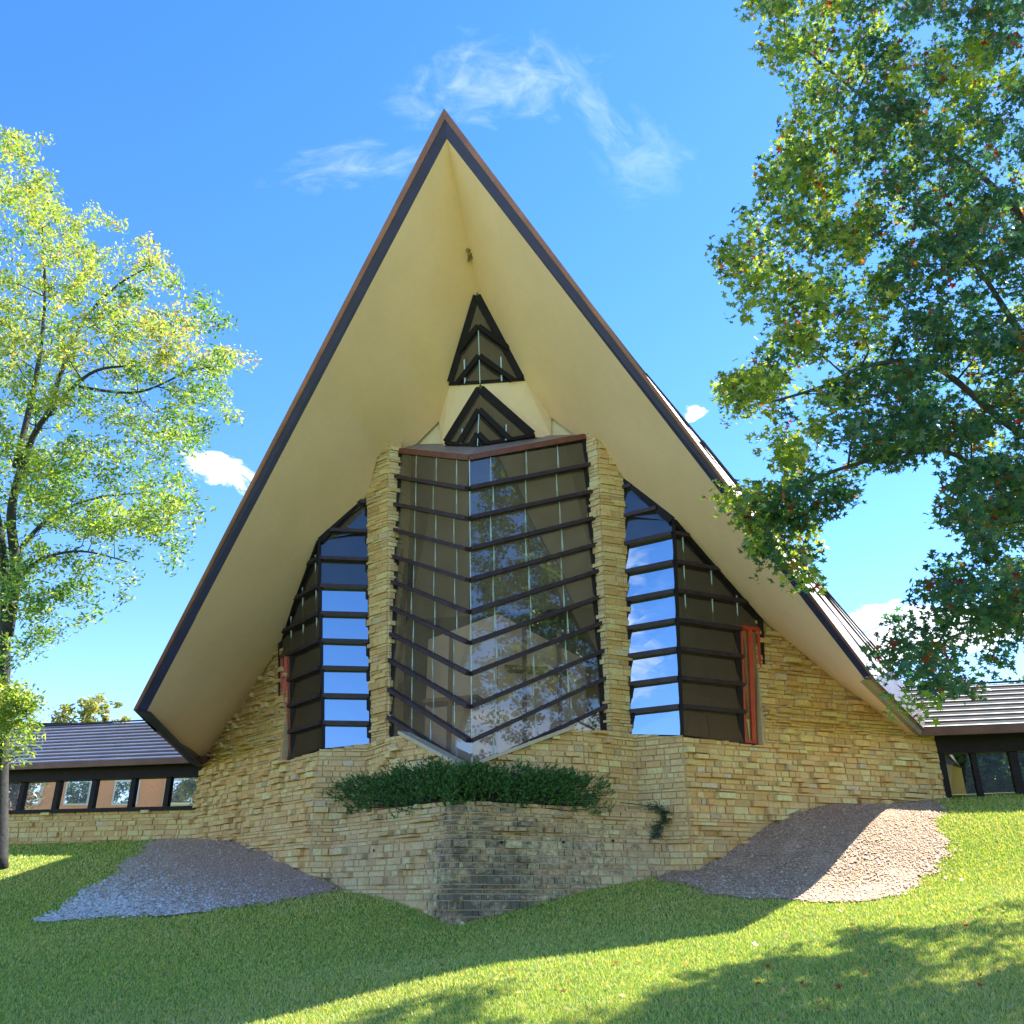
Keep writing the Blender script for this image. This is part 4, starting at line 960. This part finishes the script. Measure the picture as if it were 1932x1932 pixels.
# left tree
POLL = [(-420, 300), (-100, 230), (0, 250), (85, 262), (60, 320), (105, 330), (100, 390), (200, 395), (235, 440), (300, 455), (305, 490), (265, 525), (335, 515), (345, 560), (390, 562), (445, 602), (400, 625), (375, 655), (472, 668), (470, 700), (410, 720),
        (445, 785), (400, 805), (385, 845), (330, 860), (350, 890), (390, 980), (340, 1010), (350, 1060), (290, 1090), (300, 1110), (220, 1130), (150, 1185), (110, 1205), (50, 1250), (-50, 1300), (-420, 1200)]
YL = 21.5
clL = sample_clumps(POLL, 2500, YL - 3.5, YL + 3.5, 22, ydep=lambda u, v, rg: YL + rg.uniform(-1, 1) * 3.6 * sqrt(max(.05, 1 - ((u + 20) / 520) ** 2)))
clL2 = sample_clumps([(-30, 1285), (55, 1295), (78, 1345), (62, 1400), (35, 1450), (-20, 1440)], 60, YL - 1.2, YL - .2, 23)
clL = np.concatenate([clL, clL2]); nzL = smooth_noise(clL, 1.6, 9); uu, vv = project(clL)
clL = clL[((nzL > -.16) | (rng.random(len(clL)) < .22)) & ((vv < 1000) | (rng.random(len(clL)) < .75) | (vv > 1280))]
bL = to_ground(2, 1612); bL = atY(2, 1612, YL)
limbsL = [limb([(-2, 1640, YL), (2, 1450, YL), (8, 1250, YL), (10, 1100, YL), (-5, 980, YL), (-40, 800, YL), (-60, 600, YL), (-50, 420, YL)], .20, .04),
          limb([(12, 1200, YL), (30, 1080, YL - .2), (22, 960, YL - .5), (60, 830, YL - .7), (110, 760, YL - 1), (180, 700, YL - 1.3), (270, 690, YL - 1.6)], .17, .02),
          limb([(30, 880, YL - .6), (70, 700, YL), (85, 560, YL + .5), (80, 430, YL + .8)], .10, .02), limb([(85, 790, YL - .8), (150, 620, YL - .2), (220, 540, YL), (290, 500, YL)], .08, .015),
          limb([(20, 1060, YL), (90, 980, YL + .6), (180, 940, YL + 1), (280, 930, YL + 1.4)], .08, .015), limb([(10, 1120, YL), (70, 1060, YL - 1), (150, 1040, YL - 1.5), (240, 1060, YL - 2)], .07, .012),
          limb([(150, 730, YL - 1.2), (260, 740, YL - 1), (360, 700, YL - .8), (430, 690, YL - .7)], .05, .01), limb([(-5, 980, YL), (-120, 860, YL), (-240, 760, YL)], .1, .02), limb([(5, 1330, YL), (30, 1300, YL - .5), (50, 1350, YL - .8)], .03, .01)]
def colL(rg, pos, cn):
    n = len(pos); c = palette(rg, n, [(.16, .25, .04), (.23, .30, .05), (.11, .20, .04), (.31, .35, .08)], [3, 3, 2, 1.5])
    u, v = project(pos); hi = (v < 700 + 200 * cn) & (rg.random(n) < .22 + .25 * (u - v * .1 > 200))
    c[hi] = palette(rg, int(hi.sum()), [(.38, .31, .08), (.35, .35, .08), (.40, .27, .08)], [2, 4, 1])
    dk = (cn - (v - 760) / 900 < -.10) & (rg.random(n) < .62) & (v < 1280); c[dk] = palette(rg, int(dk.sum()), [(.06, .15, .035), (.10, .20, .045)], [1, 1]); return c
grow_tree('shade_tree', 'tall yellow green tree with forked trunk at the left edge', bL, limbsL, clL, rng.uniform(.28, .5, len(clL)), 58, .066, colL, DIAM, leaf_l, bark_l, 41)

# trees further off, behind the walkways
def far_tree(x, y, h, w, cols, seed, label, group, ls=.12, n=420, cz=.58):
    rg = np.random.default_rng(seed); g = float(ground(np.array([x]), np.array([y]))[0]); p = rg.normal(0, 1, (n, 3)); p /= np.linalg.norm(p, axis=1)[:, None]; p *= (rg.random(n) ** .4)[:, None]
    cl = np.array([x, y, g + h * cz]) + p * np.array([w, w, h * .42]); cl = cl[smooth_noise(cl, 1.2, seed) > -.32]
    tr = [np.array([x, y, g - .3]), np.array([x + .1, y, g + h * .3]), np.array([x - .1, y, g + h * .6]), np.array([x, y, g + h * .85])]
    f = lambda rg_, pos, cn: palette(rg_, len(pos), cols, [1] * len(cols))
    return grow_tree('distant_tree', label, (x, y, g), [(np.array(densify(tr, 4)), list(np.linspace(.2, .04, 13)))], cl, rg.uniform(.3, .55, len(cl)), 34, ls, f, DIAM, leaf_l, bark_l, seed, group)
GC = [(.05, .10, .03), (.08, .14, .035), (.04, .08, .03)]; YC = [(.20, .24, .05), (.14, .19, .04), (.28, .24, .06)]; RC = [(.10, .09, .04), (.16, .07, .035), (.06, .09, .03)]
grp = 'trees seen beyond the walkways'
far_tree(-28.5, 61, 11.7, 3.0, YC, 51, 'yellowish tree whose top shows above the left walkway roof', grp, ls=.2)
far_tree(-20.5, 38, 5.0, 1.0, [(.10, .09, .04), (.12, .14, .05)], 58, 'slim olive tree in front of the orange building', grp, n=160)
far_tree(-19.6, 35.5, 4.9, 1.3, RC, 59, 'small rusty leaved tree in the middle of the left walkway windows', grp, n=150)
far_tree(-23.0, 36, 4.6, 1.6, RC, 52, 'reddish brown tree seen through the leftmost walkway windows', grp)
far_tree(-10.6, 33, 4.6, 1.2, YC, 53, 'light green tree behind the walkway window beside the church wall', grp, n=200)
far_tree(-24.5, 40, 6.0, 2.4, GC, 54, 'dark green tree far behind the left walkway', grp)
far_tree(13.2, 27.5, 4.6, 2.4, GC, 55, 'dark green tree seen through the right walkway glass', grp, n=700, cz=.42)
far_tree(18.2, 28.5, 5.4, 2.8, [(.07, .14, .035), (.05, .10, .03)], 56, 'green tree at the far right behind the walkway', grp, n=700, cz=.42)
far_tree(15.8, 30.5, 4.8, 3.0, [(.04, .09, .03), (.06, .12, .03)], 57, 'dark bushy tree between the two others behind the right walkway', grp, n=700, cz=.42)

# juniper in the planter
def juniper():
    rg = np.random.default_rng(61); V = []; F = []; Cc = []
    top = [(622, 1492), (650, 1478), (700, 1470), (760, 1448), (820, 1440), (870, 1452), (920, 1450), (980, 1452), (1050, 1455), (1100, 1462), (1140, 1480), (1162, 1492)]
    bot = [(622, 1496), (650, 1538), (700, 1528), (760, 1530), (820, 1510), (850, 1502), (900, 1506), (980, 1515), (1050, 1522), (1100, 1525), (1140, 1520), (1162, 1498)]
    tu = [p[0] for p in top]; n = 0; sprays = []
    arms = []
    for k in range(150):                      # arching arms, needles gather along their outer part
        u = rg.uniform(618, 1164); tp = np.interp(u, tu, [p[1] for p in top]); bt = np.interp(u, tu, [p[1] for p in bot]); v = tp - 5 + (bt - tp + 20) * rg.random()
        arms.append((853 + (u - 853) * rg.uniform(.25, .6), 1506 - rg.uniform(0, 14), u, v))
    for (u0, v0, u1, v1) in arms:
        for j in range(22):
            f = rg.uniform(.25, 1.0); u = u0 + (u1 - u0) * f + rg.normal(0, 7); v = v0 + (v1 - v0) * f - 14 * sin(pi * f) + rg.normal(0, 4); v = max(v, np.interp(u, tu, [p[1] for p in top]) - 6)
            sg = -1 if u < 853 else 1; dd = rg.uniform(-.24, .30) * (1 - .4 * f); sprays.append((hit(u, v, (dd, 0), (PL_END + dd, 3.75 * sg)), u, v))
    for base, u, v in sprays:
        d = np.array([(u - 880) / 420 + rg.normal(0, .35), rg.uniform(-.9, -.1), rg.uniform(-.1, .8)]); d /= np.linalg.norm(d); L = rg.uniform(.10, .26) if rg.random() < .95 else rg.uniform(.3, .42)
        for k in range(26):
            f = rg.random(); p = base + d * L * f; q = d * .6 + rg.normal(0, .5, 3); q /= np.linalg.norm(q); l = .05 * (1.15 - f * .5); x = np.cross(q, rg.normal(0, 1, 3)); x /= np.linalg.norm(x); b = len(V)
            V += [p - x * .010, p + x * .010, p + q * l]; F.append((b, b + 1, b + 2)); c = np.array([.045, .145, .028]) * rg.uniform(.35, 1.8) if rg.random() < .8 else np.array([.12, .24, .05]); Cc += [c] * 3
    root = empty('juniper_shrub', W(.5, 0, ptC - .1), 'spreading dark green juniper filling the stone planter', 'shrub')
    mesh('foliage', V, np.array(F), needle_m, root, col=np.clip(Cc, .003, 1))
    Vb, Fb = [], []
    for base, u, v in sprays[::6]:
        o_ = W(.5, .6 * (u - 853) / 300, ptC - .1); V_, F_ = tube([o_, (o_ + base) / 2 + (0, 0, .05), base], [.02, .012, .006], 4); b = len(Vb); Vb += list(V_); Fb += [tuple(b + i for i in f) for f in F_]
    mesh('stem', Vb, Fb, bark_l, root)
    # trailing sprig to the right
    V = []; F = []; Cc = []; root = empty('trailing_plant', hit(1225, 1525, (0, 0), (PL_END, 3.66)), 'small trailing evergreen sprig hanging over the right end of the planter', 'plant')
    path = [(1170, 1514), (1205, 1518), (1240, 1524), (1258, 1540), (1242, 1562), (1236, 1578)]; pts = densify([hit(u, v, (-.12, 0), (PL_END - .12, 3.66)) for u, v in path], 5)
    V_, F_ = tube(pts, [.008] * len(pts), 4); mesh('stem', V_, F_, bark_l, root)
    for i in range(900):
        j = int(rg.integers(8, len(pts))); p = pts[j] + rg.normal(0, .06, 3) * (1, .5, .8); q = rg.normal(0, 1, 3) + (0, 0, -.4); q /= np.linalg.norm(q); x = np.cross(q, rg.normal(0, 1, 3)); x /= np.linalg.norm(x); b = len(V)
        V += [p - x * .010, p + x * .010, p + q * .055]; F.append((b, b + 1, b + 2)); Cc += [np.array([.03, .075, .035]) * rg.uniform(.5, 1.5)] * 3
    mesh('foliage', V, np.array(F), needle_m, root, col=np.clip(Cc, .003, 1))
juniper()

# pot and flowers just inside the prow
pp = SYM(1425, 1.75) + np.array([.35, .2, 0]); Vp = []; Fp = []
prof = [(.10, 0), (.16, .22), (.19, .24), (.19, .30), (.15, .30)]; prof = [(r_, z_ + pp[2] - .25) for r_, z_ in prof]
for r_, z_ in prof:
    for k in range(14): Vp.append((pp[0] + r_ * cos(2 * pi * k / 14), pp[1] + r_ * sin(2 * pi * k / 14), z_))
for i in range(len(prof) - 1):
    for k in range(14): Fp.append((i * 14 + k, i * 14 + (k + 1) % 14, (i + 1) * 14 + (k + 1) % 14, (i + 1) * 14 + k))
o = mesh('flower_pot', Vp, Fp, pot_m, smooth=True, origin=pp); tag(o, 'brown clay pot behind the foot of the glass prow', 'pot')
fp = pp + np.array([.75, .3, .15]); rg = np.random.default_rng(77); pos = fp + rg.normal(0, 1, (420, 3)) * (.18, .14, .14)
fb = empty('flower_bouquet', fp - (0, 0, .3), 'pale flowers standing behind the lower right prow glass', 'flowers')
leaves('petals', pos, np.full(420, .04), np.tile([[.8, .7, .64]], (420, 1)), DIAM, white_m, fb, rg)
V_, F_ = tube([fp - (0, 0, .4), fp], [.09, .12], 10); mesh('vase', V_, F_, pot_m, fb)

# ------------------------------------------------------------------ grass
def grass(n, seed):
    rg = np.random.default_rng(seed); u = rg.uniform(-60, 1992, n); v = 1932 + 40 - rg.random(n) ** .85 * (1972 - 1480)
    # walk the sight lines down to the lawn in one go
    Y = np.linspace(7.5, 27, 70); x = (u - 966) / F_PX; y = (966 - v) / F_PX; ry = cos(PITCH) - y * sin(PITCH); rz = sin(PITCH) + y * cos(PITCH)
    gxs = np.arange(-18, 18.01, .25); gys = np.arange(6, 29.01, .25); G = ground(*np.meshgrid(gxs, gys, indexing='ij'))
    def gl(px, py):
        i = np.clip((px + 18) / .25, 0, len(gxs) - 1.01); j = np.clip((py - 6) / .25, 0, len(gys) - 1.01); a = i.astype(int); b = j.astype(int); fi = i - a; fj = j - b
        return G[a, b] * (1 - fi) * (1 - fj) + G[a + 1, b] * fi * (1 - fj) + G[a, b + 1] * (1 - fi) * fj + G[a + 1, b + 1] * fi * fj
    res = np.full(n, np.nan); prev = None
    for k, yy in enumerate(Y):
        px = x / ry * yy; pz = rz / ry * yy; d = pz - gl(px, np.full(n, yy)); hitn = (d < 0) & np.isnan(res)
        if prev is not None: f = prev / (prev - d + 1e-9); res[hitn] = (Y[k - 1] + (yy - Y[k - 1]) * np.clip(f, 0, 1))[hitn] if np.ndim(f) else yy
        prev = d
    k = ~np.isnan(res); px = (x / ry * res)[k] + rg.normal(0, .03, k.sum()); py = res[k] + rg.normal(0, .1, k.sum())
    wx, wy = wob(px, py); k = (~inpoly(wx, wy, GRL) & ~inpoly(wx, wy, GRR)) | (rg.random(len(px)) < .012 * (1 + np.sin(px * 3) * np.sin(py * 2.3)))
    walls = [W(0, 0)[:2]] + [W(PL_END, 3.66)[:2]] + [W(*WL[3])[:2], W(*WL[4])[:2], W(6.6, 24)[:2], W(20, 24)[:2], W(20, -24)[:2], W(6.6, -24)[:2], W(6.6, -9.6)[:2], W(2.62, -4.05)[:2], W(PL_END, -3.66)[:2]]
    k &= ~inpoly(px, py, walls); px, py = px[k], py[k]; n = len(px); pz = gl(px, py)
    pos = np.stack([px, py, pz - .004], 1); h = rg.uniform(.018, .048, n) * (.8 + .025 * py); w = rg.uniform(.004, .008, n) * (py / 10)
    a = rg.uniform(0, 2 * pi, n); dx = np.stack([np.cos(a), np.sin(a), np.zeros(n)], 1); ln = rg.normal(0, .45, (n, 2)); tip = pos + np.stack([ln[:, 0] * h, ln[:, 1] * h, h], 1)
    V = np.stack([pos - dx * w[:, None], pos + dx * w[:, None], tip], 1).reshape(-1, 3); F = np.arange(n * 3).reshape(n, 3)
    nn = smooth_noise(pos, .8, 3) + .6 * smooth_noise(pos, 3.5, 4); c = palette(rg, n, [(.30, .45, .07), (.50, .56, .09), (.68, .64, .15), (.15, .34, .06)], [3, 3, 2, 2])
    dry = rg.random(n) < np.clip(.10 + .22 * nn, .03, .5); c[dry] = palette(rg, int(dry.sum()), [(.68, .60, .2), (.72, .60, .28)], [2, 1])
    o = mesh('grass', V, F, grass_m, col=np.repeat(c, 3, 0)); tag(o, kind='stuff')
grass(520000, 71)

def litter(n, seed):
    rg = np.random.default_rng(seed); u = rg.uniform(20, 1932, n); v = rg.uniform(1640, 1932, n); P_ = []
    for a, b in zip(u, v):
        w = math.exp(-((a - 1500) / 500) ** 2) + .35
        if rg.random() < w: P_.append(to_ground(a, b) + (0, 0, .035))
    P_ = np.array(P_); P_[:, 2] = ground(P_[:, 0], P_[:, 1]) + rg.uniform(.03, .05, len(P_)); c = palette(rg, len(P_), [(.35, .17, .06), (.45, .30, .08), (.30, .08, .04), (.50, .42, .16)], [3, 3, 1, 3])
    o = leaves('fallen_leaves', P_, rg.uniform(.03, .055, len(P_)), c, LOBED, leaf_r, None, rg, flat=1.5); tag(o, kind='stuff')
litter(420, 91)
